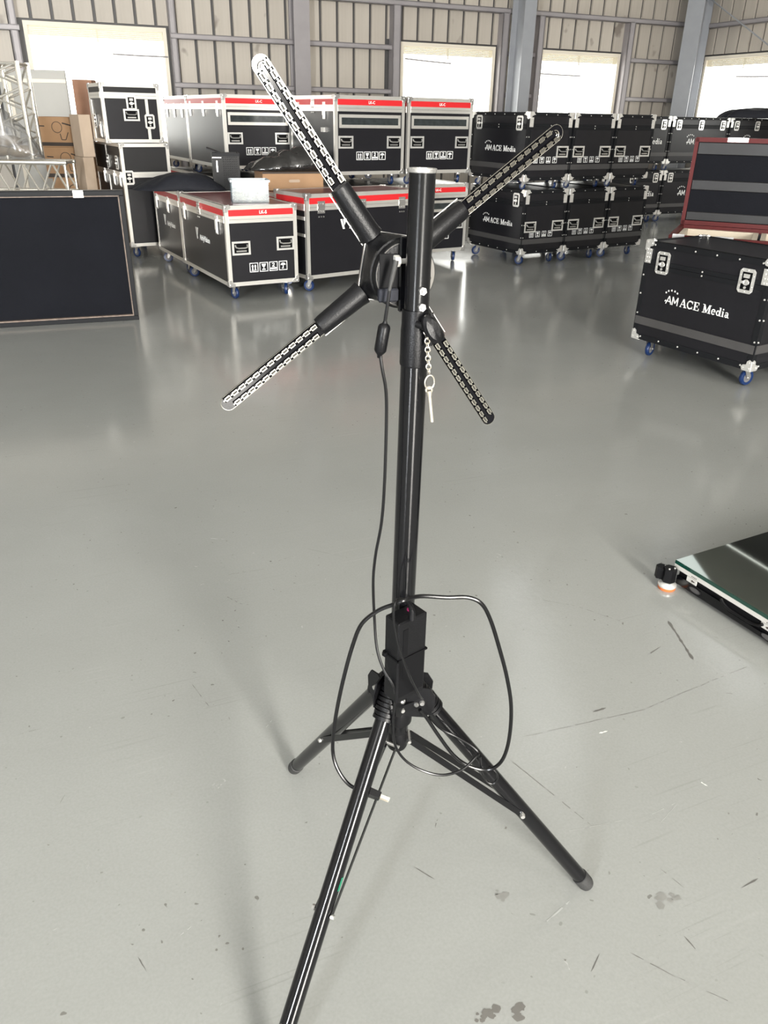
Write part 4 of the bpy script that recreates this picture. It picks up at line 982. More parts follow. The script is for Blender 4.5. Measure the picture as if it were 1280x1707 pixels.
AC = [(-0.0095, 0.99, 0.4007), (-0.0276, 0.99, 0.4061), (-0.0513, 1.0, 0.408), (-0.0698, 1.01, 0.4276), (-0.0808, 1.02, 0.4545), (-0.0812, 1.02, 0.4993), (-0.0732, 1.02, 0.5669), (-0.0605, 1.02, 0.6379), (-0.0465, 1.02, 0.6996), (-0.0319, 1.015, 0.7449), (-0.0064, 1.01, 0.7741), (0.0167, 1.005, 0.7893), (0.0322, 1.0, 0.8007), (0.0589, 1.02, 0.7959), (0.1023, 1.03, 0.7881), (0.1362, 1.035, 0.7855), (0.159, 1.035, 0.7735), (0.1768, 1.04, 0.7379), (0.195, 1.04, 0.6842), (0.2135, 1.04, 0.622), (0.2266, 1.04, 0.5568), (0.2304, 1.045, 0.4765), (0.2219, 1.05, 0.4209), (0.1992, 1.055, 0.3959), (0.1632, 1.055, 0.4054), (0.1342, 1.055, 0.4312), (0.1046, 1.055, 0.478), (0.0836, 1.055, 0.5153), (0.0697, 1.05, 0.54)]
OUT = [(0.0482, 1.03, 0.7594), (0.0449, 1.03, 0.7708), (0.0377, 1.025, 0.7842), (0.0279, 1.015, 0.794), (0.0203, 1.0, 0.7971), (0.0178, 0.995, 0.7827), (0.0193, 0.995, 0.7602), (0.0256, 0.99, 0.7296), (0.0372, 0.99, 0.6887), (0.0499, 0.99, 0.6527), (0.0632, 1.0, 0.616), (0.0709, 1.02, 0.5888)]
LOOP = [(0.1846, 1.06, 0.4217), (0.1907, 1.06, 0.3846), (0.2013, 1.06, 0.362), (0.2141, 1.06, 0.3562), (0.2208, 1.06, 0.3702), (0.2161, 1.06, 0.3868), (0.204, 1.06, 0.3985)]
CHAIN = [(0.0511, 1.06, 1.2061), (0.0549, 1.06, 1.1946), (0.0567, 1.06, 1.1711), (0.0596, 1.06, 1.1436)]
RING = [(0.061, 1.06, 1.1305)]
PIN = [(0.0607, 1.06, 1.1191), (0.0671, 1.06, 1.0712)]
FERR = [(-0.0042, 1.078, 1.2057), (-0.0103, 1.078, 1.1665)]
PLUG = [(0.0097, 1.085, 1.2917), (0.0038, 1.08, 1.2641)]
KNOB = [(0.0495, 1.07, 1.2136), (0.0629, 1.06, 1.1997), (0.0574, 1.07, 1.2228)]
ACPLUG = [(-0.018, 0.99, 0.4034), (0.0033, 0.985, 0.3977), (0.0148, 0.985, 0.4039), (0.013, 0.985, 0.3877)]
sob('chain', links([(.051, 1.062, 1.216)] + CHAIN[1:], 12, .0034, .00085), M['brass'])
q = MB(); rc = Vector(RING[0]); q.tube([rc + Vector((.0068 * cos(2 * pi * j / 20), .003 * cos(2 * pi * j / 20), .0100 * sin(2 * pi * j / 20))) for j in range(20)], .0011, 6, closed=True)
sob('split_ring', q, M['brass'])
q = MB(); p0_, p1_ = Vector(PIN[0]), Vector(PIN[1]); dd = (p1_ - p0_).normalized()
q.cyl(p0_ + dd * .008, p1_, .0027, n=12).cyl(p0_ + dd * .001, p0_ + dd * .010, .0046, .0028, n=10)
q.tube([p0_ + Vector((.0042 * cos(2 * pi * j / 12), 0, .0042 * sin(2 * pi * j / 12))) for j in range(12)], .0016, 6, closed=True)
sob('locking_pin', q, M['brass'])

# ================================================================== the fan
fn_ = Vector((.357, -.934, 0)).normalized(); fu = Vector((.934, .357, 0)).normalized()
fc = Vector((.0045, 1.1678, 1.2675))
FMX = Matrix(((fu.x, 0, fn_.x, fc.x), (fu.y, 0, fn_.y, fc.y), (0, 1, 0, fc.z), (0, 0, 0, 1)))
fan = thing('hologram_fan', 'black four-armed fan display with silvery strips along its blades, clamped to the stand', 'display fan', mtx=FMX)
spin = radians(-9.5); hs = .047
# hub plate with corner necks
q = MB(); Fz = lambda u, v, w: (u, v, w)
q.prism([(-hs, -hs), (hs, -hs), (hs, hs), (-hs, hs)], Fz, -.006, .002)
o = q.obj('hub_plate', M['boardblack'], fan, smooth=False); o.rotation_euler = (0, 0, spin)
q = MB()
for k in range(4):
    a = k * pi / 2
    R2 = lambda x, y, a=a: (x * cos(a) - y * sin(a), x * sin(a) + y * cos(a))
    vs = [R2(-hs, hs), R2(hs, hs)]
    p = [(*vs[0], -.001), (*vs[1], -.001), (*vs[1], .002), (*vs[0], .002)]
    (x0, y0), (x1, y1) = vs
    q.add([(x0, y0, .0), (x1, y1, .0), (x1 * 1.02, y1 * 1.02, .0), (x0 * 1.02, y0 * 1.02, .0), (x0, y0, .003), (x1, y1, .003), (x1 * 1.02, y1 * 1.02, .003), (x0 * 1.02, y0 * 1.02, .003)],
          [(0, 1, 2, 3), (7, 6, 5, 4), (0, 4, 5, 1), (1, 5, 6, 2), (2, 6, 7, 3), (3, 7, 4, 0)])
o = q.obj('hub_edge_trim', M['zinc'], fan, smooth=False); o.rotation_euler = (0, 0, spin)
# housing: square shoulder melting into the round motor body
q = MB(); n_ = 48; secs = []
for z_, rr_, sq in ((.002, .052, 1.0), (.010, .0515, .85), (.018, .0500, .35), (.024, .0492, 0), (.038, .0480, 0)):
    for k in range(n_):
        a = 2 * pi * k / n_; c_, s_ = cos(a), sin(a); sqr = hs * .985 / max(abs(c_), abs(s_)); sqr = min(sqr, .060)
        r = sqr * sq + rr_ * (1 - sq) if sqr > rr_ * .9 else rr_
        r = sqr * sq + min(rr_, rr_) * (1 - sq); secs.append((r * c_, r * s_, z_))
q.add(secs, [(i * n_ + k, i * n_ + (k + 1) % n_, (i + 1) * n_ + (k + 1) % n_, (i + 1) * n_ + k) for i in range(4) for k in range(n_)])
o = q.obj('motor_housing', M['blackplastic'], fan); o.rotation_euler = (0, 0, spin)
MB().lathe([(.048, .038), (.0490, .040), (.0488, .043), (.0465, .044), (.0462, .052), (.0450, .0545), (.0440, .055)], None, 48).obj('motor_cap', M['blackplastic'], fan)
MB().lathe([(.0445, .0530), (.0440, .0552), (.0001, .0552)], None, 48).obj('rear_disc', M['greydisc'], fan)
q = MB(); q.fcyl(Fz, .034, -.006, .0550, .0566, .0042, 16); o = q.obj('disc_screw', M['recess'], fan)
q = MB(); q.fcyl(Fz, .034, -.006, .0566, .0570, .0020, 6); q.obj('screw_socket', M['zinc'], fan)
# black recess block and bracket between disc and tube
MB().prism([(.0435 * cos(radians(t)), .0435 * sin(radians(t))) for t in range(90, 271, 12)], Fz, .0550, .0560).obj('half_cover', M['blackplastic'], fan)
MB().bbox((-.040, -.036, .0545), (.010, .030, .0565), .0008).obj('port_plate', M['recess'], fan)
MB().bbox((-.012, -.050, .0555), (.016, .052, .0625), .002).obj('tube_bracket', M['blackpaint'], fan)
q = MB(); q.cyl((-.020, .020, .060), (-.012, .020, .060), .0078, n=6).cyl((-.012, .020, .060), (.002, .020, .060), .0045, n=12); q.obj('bracket_bolt', M['whitestrip'], fan)
q = MB(); q.ring(Fz, 0, 0, .0345, .0375, .0550, .0562, 40); q.obj('disc_groove', M['blackplastic'], fan)
# blades
cover = MB(); L0, L1, HW = .056, .136, .0158
secs = []; npt = 11
for x_, w_, h_ in ((L0, HW * 1.12, .021), (L0 + .010, HW * 1.02, .020), (L1 - .006, HW * .90, .0165), (L1, HW * .84, .0150)):
    for j in range(npt):
        b_ = pi * j / (npt - 1); secs.append((x_, w_ * cos(b_), -.004 + h_ * sin(b_) ** .7))
m_ = npt
cover.add(secs, [(i * m_ + j, (i + 1) * m_ + j, (i + 1) * m_ + j + 1, i * m_ + j + 1) for i in range(3) for j in range(m_ - 1)] +
          [(i * m_, i * m_ + m_ - 1, (i + 1) * m_ + m_ - 1, (i + 1) * m_) for i in range(3)] + [tuple(range(m_)), tuple(range(4 * m_ - 1, 3 * m_ - 1, -1))])
cover_me = cover.mesh('blade_cover', M['blackplastic'])
edge = MB(); edge.box((L0 - .004, HW * 1.02, -.0055), (L1, HW * 1.02 + .0012, -.0035)); edge_me = edge.mesh('cover_edge', M['zinc'], smooth=False)
bl = MB(); BW = .0108; LB = .3195
pts = [(.05, -BW), (LB - BW, -BW)] + [(LB - BW + BW * cos(radians(t)), BW * sin(radians(t))) for t in range(-75, 76, 15)] + [(LB - BW, BW), (.05, BW)]
bl.prism(pts, Fz, -.0035, .0015)
blade_me = bl.mesh('blade', M['boardblack'], smooth=False)
rim = MB()
op = [(LB - BW + (BW + .0006) * cos(radians(t)), (BW + .0006) * sin(radians(t))) for t in range(-90, 91, 15)]
path = [(L1 + .001, -BW - .0004)] + op + [(L1 + .001, BW + .0004)]
rim.tube([(x, y, .0010) for x, y in path], .00045, 5); rim_me = rim.mesh('blade_edge', M['led'])
chip = MB(); cl, cw = .0092, .0060
chip.m = 2; chip.box((-cl / 2 - .0019, -cw / 2 - .0011, 0), (cl / 2 + .0019, cw / 2 + .0011, .0009))
chip.m = 0; chip.box((-cl / 2, -cw / 2, 0), (cl / 2, -cw / 2 + .0016, .0026)).box((-cl / 2, cw / 2 - .0016, 0), (cl / 2, cw / 2, .0026))
chip.box((-cl / 2, -cw / 2 + .0016, 0), (-cl / 2 + .0009, cw / 2 - .0016, .0022)).box((cl / 2 - .0009, -cw / 2 + .0016, 0), (cl / 2, cw / 2 - .0016, .0022))
chip.box((cl / 2, -.0012, 0), (cl / 2 + .0030, .0006, .0016))
chip.m = 1; chip.box((-cl / 2 + .0009, -cw / 2 + .0016, 0), (cl / 2 - .0009, cw / 2 - .0016, .0017))
chip_me = chip.mesh('led_chip', [M['led'], M['ledcore'], M['mask']], smooth=False)
endm = MB(); endm.m = 0
endm.tube([(.0055 * cos(radians(t)), .0055 * sin(radians(t)), .002) for t in range(-80, 81, 16)], .0011, 5)
endm.tube([(.0025 * cos(radians(t)), .0025 * sin(radians(t)), .002) for t in range(-80, 81, 32)], .0008, 5)
end_me = endm.mesh('blade_end_loop', M['led'])
tips = ['blade pointing to the upper left, its strip glaring white', 'blade pointing to the upper right', 'blade pointing to the lower right', 'blade pointing to the lower left']
for k, a in enumerate((135, 45, -45, -135)):
    b_ = link('blade', blade_me, fan, rot=(0, 0, radians(a) + spin)); b_['label'] = tips[k]
    link('blade_cover', cover_me, b_); link('cover_edge', edge_me, b_); link('blade_edge', rim_me, b_)
    for row, y_ in ((0, -.0066), (1, .0066)):
        for i in range(13):
            x_ = L1 + .0078 + row * .0055 + i * .01345
            if x_ > LB - .009: continue
            link('led_chip', chip_me, b_, loc=(x_, y_, .0015), rot=(0, 0, random.uniform(-.02, .02)))
    if k in (0, 1): link('blade_end_loop', end_me, b_, loc=(LB - .0135, 0, .0012))
# power plug and strap on the hub
wq = MB(); a_, b_ = Vector(PLUG[0]), Vector(PLUG[1]); dd = (b_ - a_).normalized()
wq.cyl(a_ - Vector((0, .004, 0)), a_ + Vector((0, -.004, 0)), .0052, n=16)
cab = thing('adapter_cable', 'thin black cable hanging from the fan hub with a barrel-shaped ferrite', 'cable', (THIN[5][0], THIN[5][1], 0.0))
def cob(root, name, mb, m, **k):
    for i, v in enumerate(mb.v): mb.v[i] = (v[0] - root.location.x, v[1] - root.location.y, v[2] - root.location.z)
    return mb.obj(name, m, root, **k)
cob(cab, 'jacket', MB().tube(smooth_path(THIN), .0024, 8), M['cable'])
wq.cyl(a_, b_, .0040, .0034, n=14); wq.cyl(b_, b_ + dd * .012, .0030, .0024, n=10)
cob(cab, 'plug', wq, M['rubber'])
f0, f1 = Vector(FERR[0]), Vector(FERR[1]); dd = (f1 - f0).normalized()
q = MB(); q.lathe([(.0026, -.006), (.0035, -.003), (.0075, 0), (.0088, .003), (.0088, .036), (.0072, .039), (.0034, .043), (.0026, .047)], axes(f0, dd), 20)
cob(cab, 'ferrite', q, M['blackplastic'])
for k in range(4): pass
cob(cab, 'loose_loop', MB().tube(smooth_path(LOOP), .0022, 8), M['cable'])
q = MB(); q.bbox((-.043, -.034, .0565), (-.014, -.016, .0665), .002)
o = q.obj('cable_strap', M['cloth'], fan)

# ================================================================== power brick and its mains cord
psu = thing('power_adapter', 'black power brick strapped to the stand pole above the tripod legs', 'power adapter', (.0275, 1.0180, .578), radians(39))
Lp, Wp, Hp = .061, .036, .164
MB().bbox((0, 0, 0), (Lp, Wp, Hp), .0022).obj('housing', M['blackplastic'], psu)
q = MB(); q.fbox(lambda u, v, w: (u, -w, v), .010, .020, .05, .148, 0, .0006).fbox(lambda u, v, w: (u, -w, v), .004, Lp - .004, .012, .090, 0, .0003); q.obj('housing_label', M['recess'], psu, smooth=False)
q = MB()
for za in (.0890,):
    q.box((-.0018, -.0018, za), (Lp + .0018, 0, za + .0032)).box((-.0018, -.0018, za), (0, Wp + .0018, za + .0032)).box((Lp, -.0018, za), (Lp + .0018, Wp + .0018, za + .0032)).box((-.0018, Wp, za), (Lp + .0018, Wp + .0018, za + .0032))
q.bbox((-.007, Wp - .010, .086), (0, Wp - .002, .094), .001)
q.obj('cable_tie', M['recess'], psu, smooth=False)
q = MB(); q.ring(Fz, .042, .022, .0028, .0058, Hp, Hp + .0012, 20); q.obj('status_ring', M['magenta'], psu)
q = MB(); q.fcyl(Fz, .042, .022, Hp, Hp + .0006, .0028, 16); q.obj('status_light', M['recess'], psu)
q = MB(); pth = smooth_path(OUT)
out = thing('output_lead', 'thin black lead arching out of the top of the power brick through a ribbed sleeve', 'cable', (OUT[0][0], OUT[0][1], OUT[0][2]))
cob(out, 'jacket', MB().tube(pth, .0021, 8), M['cable'])
q = MB()
for i in range(14):
    p_ = pth[i]; t_ = (pth[i + 1] - pth[i]).normalized(); q.cyl(p_ - t_ * .0009, p_ + t_ * .0009, .0050 - i * .00012, n=12)
cob(out, 'ribbed_sleeve', q, M['blackplastic'])
q = MB(); q.cyl(Vector(OUT[0]) - Vector((0, 0, .014)), Vector(OUT[0]), .0058, .0050, n=14); cob(out, 'sleeve_base', q, M['blackplastic'])
ac = thing('mains_cord', 'thick black mains cord looping wide around the stand, plug dangling behind the front leg', 'cable', (AC[0][0], AC[0][1], AC[0][2]))
cob(ac, 'jacket', MB().tube(smooth_path(AC), .0034, 10), M['cable'])
q = MB(); a_, b_ = Vector(ACPLUG[0]), Vector(ACPLUG[1]); dd = (b_ - a_).normalized(); up = Vector((0, -.5, .86))
mx = axes(a_, dd, up)
q.add([mx @ Vector(v) for v in ((-.006, -.0045, -.010), (.006, -.0045, -.010), (.006, .0045, -.010), (-.006, .0045, -.010), (-.014, -.006, .002), (.014, -.006, .002), (.014, .006, .002), (-.014, .006, .002), (-.012, -.0055, .022), (.012, -.0055, .022), (.012, .0055, .022), (-.012, .0055, .022))],
      [(3, 2, 1, 0), (0, 1, 5, 4), (1, 2, 6, 5), (2, 3, 7, 6), (3, 0, 4, 7), (4, 5, 9, 8), (5, 6, 10, 9), (6, 7, 11, 10), (7, 4, 8, 11), (8, 9, 10, 11)])
cob(ac, 'plug', q, M['blackplastic'], smooth=False)
for s_ in (-1, 1):
    q = MB(); q.box((s_ * .0062 - .0008, -.0030, .022), (s_ * .0062 + .0008, .0030, .039)); q.v = [tuple(mx @ Vector(v)) for v in q.v]
    cob(ac, 'prong', q, M['brass'], smooth=False)

# ================================================================== glass floor tile at the right edge
tx, ty, ta = 1.0256, 2.3442, radians(-62.0)
tile = thing('dance_floor_tile', 'glass-topped floor tile with white edge strip and black frame on adjustable feet', 'floor tile', (tx, ty, 0), ta)
# local x along the near edge (to the lower right), local y to the back right
A_, B_ = .50 * 2, 1.0
F = lambda u, v, w: (u, -w, v)
MB().box((0, 0, .089), (A_, B_, .100)).obj('glass_top', M['tile'], tile, smooth=False)
q = MB(); q.box((-.0012, -.0012, .086), (A_ + .0012, B_ + .0012, .0985)); q.obj('glass_edge', M['glassedge'], tile, smooth=False)
for a, b in (((0, -.002, .070), (A_, .012, .0858)), ((-.002, .012, .070), (.012, B_, .0858))): MB().box(a, b).obj('edge_strip', M['whitestrip'], tile, smooth=False)
q = MB(); q.box((.02, .006, .020), (A_, .03, .070)).box((.006, .03, .020), (.03, B_, .070)); q.obj('chassis', M['blackplastic'], tile, smooth=False)
# front rail with raised ramp around the hand grip
def ov(cx_, cz_, a_, b_, n=16): return [(cx_ + a_ * cos(2 * pi * k / n), cz_ + b_ * sin(2 * pi * k / n)) for k in range(n)]
q = MB(); q.prism([(.02, .018), (A_, .018), (A_, .046), (.46, .046), (.43, .046), (.385, .034), (.30, .034), (.245, .034), (.215, .050), (.02, .050)], F, -.004, .004)
q.obj('chassis_rail', M['blackpaint'], tile, smooth=False)
for cx_ in (.105, .40, .66, .9):
    q = MB(); q.prism(ov(cx_, .034 if cx_ != .40 else .030, .024, .0095), F, .0042, .0050); q.obj('rail_hole', M['strip'], tile, smooth=False)
    q = MB(); q.ring(lambda u, v, w, cx_=cx_: F(cx_ + u, (.034 if cx_ != .40 else .030) + v * .40, w), 0, 0, .0235, .0275, .0040, .0062, 20); q.obj('hole_rim', M['blackplastic'], tile)
q = MB(); q.tube([F(u, v, .006) for u, v in ((.21, .064), (.225, .052), (.25, .044), (.33, .044), (.36, .052), (.372, .064))], .0055, 8); q.obj('hand_grip', M['blackplastic'], tile)
q = MB(); q.fbox(F, .225, .36, .048, .068, -.0035, .001); q.obj('grip_recess', M['recess'], tile, smooth=False)
for cx_ in (.082, .385):
    q = MB(); q.fbox(F, cx_ - .022, cx_ + .020, .050, .068, -.002, .0015); q.obj('magnet_plate', M['whitestrip'], tile, smooth=False)
    q = MB(); q.prism([(cx_ - .004, .059), (cx_ + .004, .054), (cx_ + .004, .057), (cx_ + .012, .057), (cx_ + .012, .061), (cx_ + .004, .061), (cx_ + .004, .064)], F, .0015, .0022); q.obj('magnet_arrow', M['ink'], tile, smooth=False)
    q = MB()
    for i in range(4): q.fbox(F, cx_ - .004 + i * .006, cx_ - .001 + i * .006, .0735, .0775, .002, .0025)
    q.obj('strip_print', M['ink'], tile, smooth=False)
for fx, fy in ((.012, -.034), (A_ - .02, -.034), (-.03, B_ - .03), (A_, B_)):
    hx = MB()
    for dx, dy, sc_ in ((0, 0, 1.0), (-.032, -.006, .85)):
        pts = [(fx + dx + .0235 * sc_ * cos(pi / 6 + k * pi / 3), fy + dy + .0235 * sc_ * sin(pi / 6 + k * pi / 3)) for k in range(6)]
        hx.prism(pts, Fz, .030, .082 if dx == 0 else .074)
    ft = hx.obj('foot_block', M['blackplastic'], tile, smooth=False)
    MB().lathe([(.0001, .010), (.030, .010), (.0315, .013), (.0315, .018), (.028, .022), (.012, .030)], Matrix.Translation((fx, fy, 0)), 28).obj('foot_plate', M['chrome'], ft)
    MB().lathe([(.0001, 0), (.029, 0), (.0305, .003), (.0305, .009), (.0290, .0102), (.0001, .0102)], Matrix.Translation((fx, fy, 0)), 28).obj('foot_ring', M['orange'], ft)
    q = MB()
    for dx, dy, z_ in ((.010, .010, .082), (.006, -.012, .082), (-.026, .004, .074)): q.fcyl(Fz, fx + dx, fy + dy, z_, z_ + .003, .0032, 8)
    q.obj('block_screw', M['chrome'], ft)

# ================================================================== black board standing on edge at the left
bd = thing('case_lid', 'large black case lid standing on edge at the left, scuffed pale rim', 'case lid', (-2.815 - .42 * cos(radians(19.7)), 5.805 - .42 * sin(radians(19.7)), 0), radians(19.7))
Wd, Hd, dp = .908 + .42, .945, .10
MB().box((.045, .030, .045), (Wd - .045, .040, Hd - .045)).obj('lining', M['lid_in'], bd, smooth=False)
MB().box((0, .040, 0), (Wd, dp, Hd)).obj('back_panel', M['laminate'], bd, smooth=False)
for a, b in (((0, 0, 0), (Wd, .0398, .034)), ((0, 0, Hd - .034), (Wd, .0398, Hd)), ((0, 0, .034), (.034, .0398, Hd - .034)), ((Wd - .034, 0, .034), (Wd, .0398, Hd - .034))):
    MB().bbox(a, b, .003).obj('outer_rail', M['black_rail'], bd)
for a, b in (((.034, .004, .034), (Wd - .034, .034, .043)), ((Wd - .041, .004, .043), (Wd - .034, .034, Hd - .044)), ((.034, .004, .043), (.041, .034, Hd - .04)), ((.034, .004, Hd - .040), (Wd - .034, .034, Hd - .034))):
    MB().box(a, b).obj('worn_edge', M['alu_worn'], bd, smooth=False)
q = MB(); q.box((.98, -.004, Hd - .045), (1.05, .003, Hd + .004)).box((.995, -.008, Hd - .036), (1.035, -.004, Hd - .012)); q.obj('lid_catch', M['zinc'], bd, smooth=False)

# ================================================================== trusses at the far left
def truss(name, label, loc, yaw, L_, w, h, n, group=None, rot=None, base=0):
    t = thing(name, label, 'truss', loc, yaw, group)
    if rot: t.rotation_euler = rot
    r = .023
    for y in (r, w - r):
        for z in (r, h - r):
            MB().cyl((0, y, z), (L_, y, z), r, n=10).obj('chord', M['truss'], t)
    q = MB(); step = L_ / n
    for i in range(n):
        x0, x1 = i * step, (i + 1) * step
        for y in (r, w - r): q.cyl((x0 + .01, y, r), ((x0 + x1) / 2, y, h - r), .011, n=6).cyl(((x0 + x1) / 2, y, h - r), (x1 - .01, y, r), .011, n=6)
        for z in (r, h - r): q.cyl((x0 + .01, r, z), (x1 - .01, w - r, z), .011, n=6)
    tag(q.obj('lacing', M['truss'], t), kind='stuff')
    for x in (r, L_ - r):
        for k, (a, b) in enumerate((((x, r, r), (x, r, h - r)), ((x, w - r, r), (x, w - r, h - r)), ((x, r, r), (x, w - r, r)), ((x, r, h - r), (x, w - r, h - r)))): MB().cyl(a, b, .014, n=8).obj('end_frame', M['truss'], t)
    return t
GT = 'aluminium trusses stacked behind the black lid'
for k in range(3):
    truss('truss', ['lowest aluminium truss behind the black lid', 'middle aluminium truss behind the black lid', 'topmost lying aluminium truss behind the black lid, bag on it'][k], (-5.12, 8.55, .335 * k), radians(3), 1.80, .33, .333, 6, GT)
tw = truss('truss', 'aluminium truss standing upright at the far left edge, against the window', (-3.66, 8.70, 1.008), 0, .875, .33, .30, 4, GT, rot=(0, -pi / 2, pi * .02))
# plastic bag full of things, on the truss
def blob(nx, ny, fz, sx, sy, base=0.0):
    """closed lumpy sheet over a rounded footprint"""
    vs = []; fs = []
    for i in range(nx + 1):
        for j in range(ny + 1):
            u = i / nx; v = j / ny; x, y, z = fz(u, v); vs.append((x, y, z))
    for i in range(nx):
        for j in range(ny): a = i * (ny + 1) + j; fs.append((a, a + ny + 1, a + ny + 2, a + 1))
    return vs, fs
def lump(name, label, cat, loc, rz, sx, sy, hz, m, seed=1, wr=.02, group=None, prof=None, th=.006, flat=.5, fr=9):
    rnd = random.Random(seed); ph = [(rnd.uniform(.6, 1.6) * fr, rnd.uniform(-1, 1) * fr, rnd.uniform(0, 6.28), rnd.uniform(.4, 1)) for _ in range(9)]
    t = thing(name, label, cat, loc, rz, group)
    def fz(u, v):
        a = 2 * pi * u; rr = v
        sq = 1 / max(abs(cos(a)), abs(sin(a))); sq = 1 + (sq - 1) * flat
        x = cos(a) * sq * rr * sx; y = sin(a) * sq * rr * sy
        w = sum(am * abs(sin(kx * x / sx * .5 + ky * y / sy * .5 + p)) for kx, ky, p, am in ph) / 5
        h = hz * (1 - rr ** 3.5) ** .6 if rr < 1 else 0
        if prof: h *= prof(x / sx, y / sy)
        e = 1 + .05 * sin(5 * a + seed) + .04 * sin(9 * a)
        return (x * e, y * e, max(0.002, h + (w - .5) * wr * (1 - rr ** 4)) if rr < 1 else 0.002)
    vs, fs = blob(64, 22, fz, sx, sy)
    q = MB(); q.add(vs, fs)
    n1 = 23; bt = []
    o = q.obj('sheet' if m in ('cloth', 'poly') else 'film', M[m], t, angle=180)
    s_ = o.modifiers.new('s', 'SOLIDIFY'); s_.thickness = .002
    return t
bag = lump('plastic_bag', 'clear plastic bag of packed goods sitting on the truss at the far left', 'bag', (-3.88, 8.72, 1.008), .1, .30, .15, .46, 'bagplastic', 3, .07, prof=lambda x, y: 1.0 - .62 * max(0, x + .25) ** 1.1, fr=7)
q = MB()
for i, (dx, dy, dz, rx) in enumerate(((-.12, 0, .08, .16), (.10, .0, .07, .15), (-.02, .0, .16, .15))):
    mx = Matrix.Translation((dx, dy, dz)) @ Matrix.Rotation(.5 * i, 4, 'Z') @ Matrix.Diagonal((rx, .09, .06, 1))
    q.lathe([(sin(pi * k / 8) + .001, -cos(pi * k / 8)) for k in range(9)], mx, 12)
q.obj('bag_contents', mat('olive_goods', (.22, .165, .10), .7, noise=.4, nscale=14), bag)

# cartons
def carton(label, loc, yaw, a, b, h, m='card', group=None, hole=None, drawing=True, band=True, base=0.0):
    t = thing('cardboard_box', label, 'box', (loc[0], loc[1], base), yaw, group)
    MB().bbox((0, 0, 0), (a, b, h), .003).obj('carton', M[m], t)
    F = lambda u, v, w: (u, -w, v)
    if band: MB().fbox(F, .01, a - .01, .012, h * .16, 0, .0015).obj('printed_band', M['ink'], t, smooth=False)
    if drawing:
        q = MB(); q.ring(lambda u, v, w: F(a * .52 + u, h * .66 + v, w), 0, 0, h * .17, h * .19, 0, .0015, 20).stroke(F, [(a * .66, h * .80), (a * .88, h * .72)], .014, 0, .0015).stroke(F, [(a * .58, h * .45), (a * .60, h * .25), (a * .70, h * .25), (a * .78, h * .5)], .008, 0, .0015).stroke(F, [(a * .06, h * .70), (a * .22, h * .69)], .012, 0, .0015)
        q.obj('printed_drawing', M['ink'], t, smooth=False)
    if hole:
        q = MB(); n = 16
        pts = [(hole[0] + .042 * (1 if cos(2 * pi * k / n) > 0 else -1) + .013 * cos(2 * pi * k / n), hole[1] + .013 * sin(2 * pi * k / n)) for k in range(n)]
        q.prism(pts, F, .0, .0016); q.obj('hand_hole', M['kraft'], t, smooth=False)
    return t
# the stack behind the truss (whole stack stands on the floor)
gc = 'cartons stacked beyond the truss'
zs_ = 0
for k, (h, x_, lab) in enumerate(((.36, -3.97, 'lowest brown carton of the stack beyond the truss'), (.39, -3.93, 'second carton from the floor in the stack beyond the truss'), (.33, -3.98, 'brown carton with printed line drawing, second from top beyond the truss'), (.31, -4.03, 'top brown carton with printed line drawing, below the pale board'))):
    carton(lab, (x_, 9.75), .04, .46, .40, h, group=gc, base=zs_); zs_ += h + .001
carton('tall pale carton with an open flap beside the rack case', (-3.42, 9.42), radians(38), .12, .30, 1.00, 'kraft', group=gc, drawing=False, band=False)
carton('open-flapped pale carton leaning beside the small rack case', (-3.40, 9.40), radians(38), .13, .30, .42, 'kraft', group=gc, drawing=False, band=False, base=1.002)
carton('dark brown carton standing behind the pale cartons', (-3.72, 10.25), .06, .22, .2, 1.78, 'card2', group=gc, drawing=False, band=False)
# pale board leaning by the first window
wbp = thing('display_board', 'pale grey upright board in front of the first window', 'board', (-4.86, 10.9, 0), radians(6))
MB().bbox((0, 0, 0), (.80, .05, 1.90), .004).obj('panel', M['board'], wbp)
for a, b in (((0, -.012, 1.76), (.80, 0, 1.80)), ((.10, -.012, .1), (.14, 0, 1.76)), ((-.2, -.015, 1.80), (.2, -.002, 1.83))): MB().box(a, b).obj('frame_bar', M['frame'], wbp, smooth=False)

# carton with hand hole, black plastic sheeting on it
cb = carton('shallow cardboard carton with a hand hole, under black plastic sheeting', (-1.22, 8.02), radians(20), .60, .40, .165, hole=(.31, .085), drawing=False, band=False, base=.804)
MB().fbox(lambda u, v, w: (u, -w, v), 0, .60, .150, .1655, -.001, .0012).obj('black_rim', M['ink'], cb, smooth=False)
lump('plastic_sheeting', 'crumpled glossy black plastic sheeting lying on the shallow carton', 'sheeting', (-1.02, 8.33, .972), radians(18), .40, .20, .24, 'poly', 11, .10, prof=lambda x, y: .62 + .38 * x, fr=11)
lump('black_cloth', 'soft black cloth bundle draped over the rear red-banded case', 'cloth', (-2.10, 8.30, .782), radians(12), .46, .27, .13, 'cloth', 5, .05, prof=lambda x, y: .55 + .45 * cos((x - .15) * 2.2), fr=5)
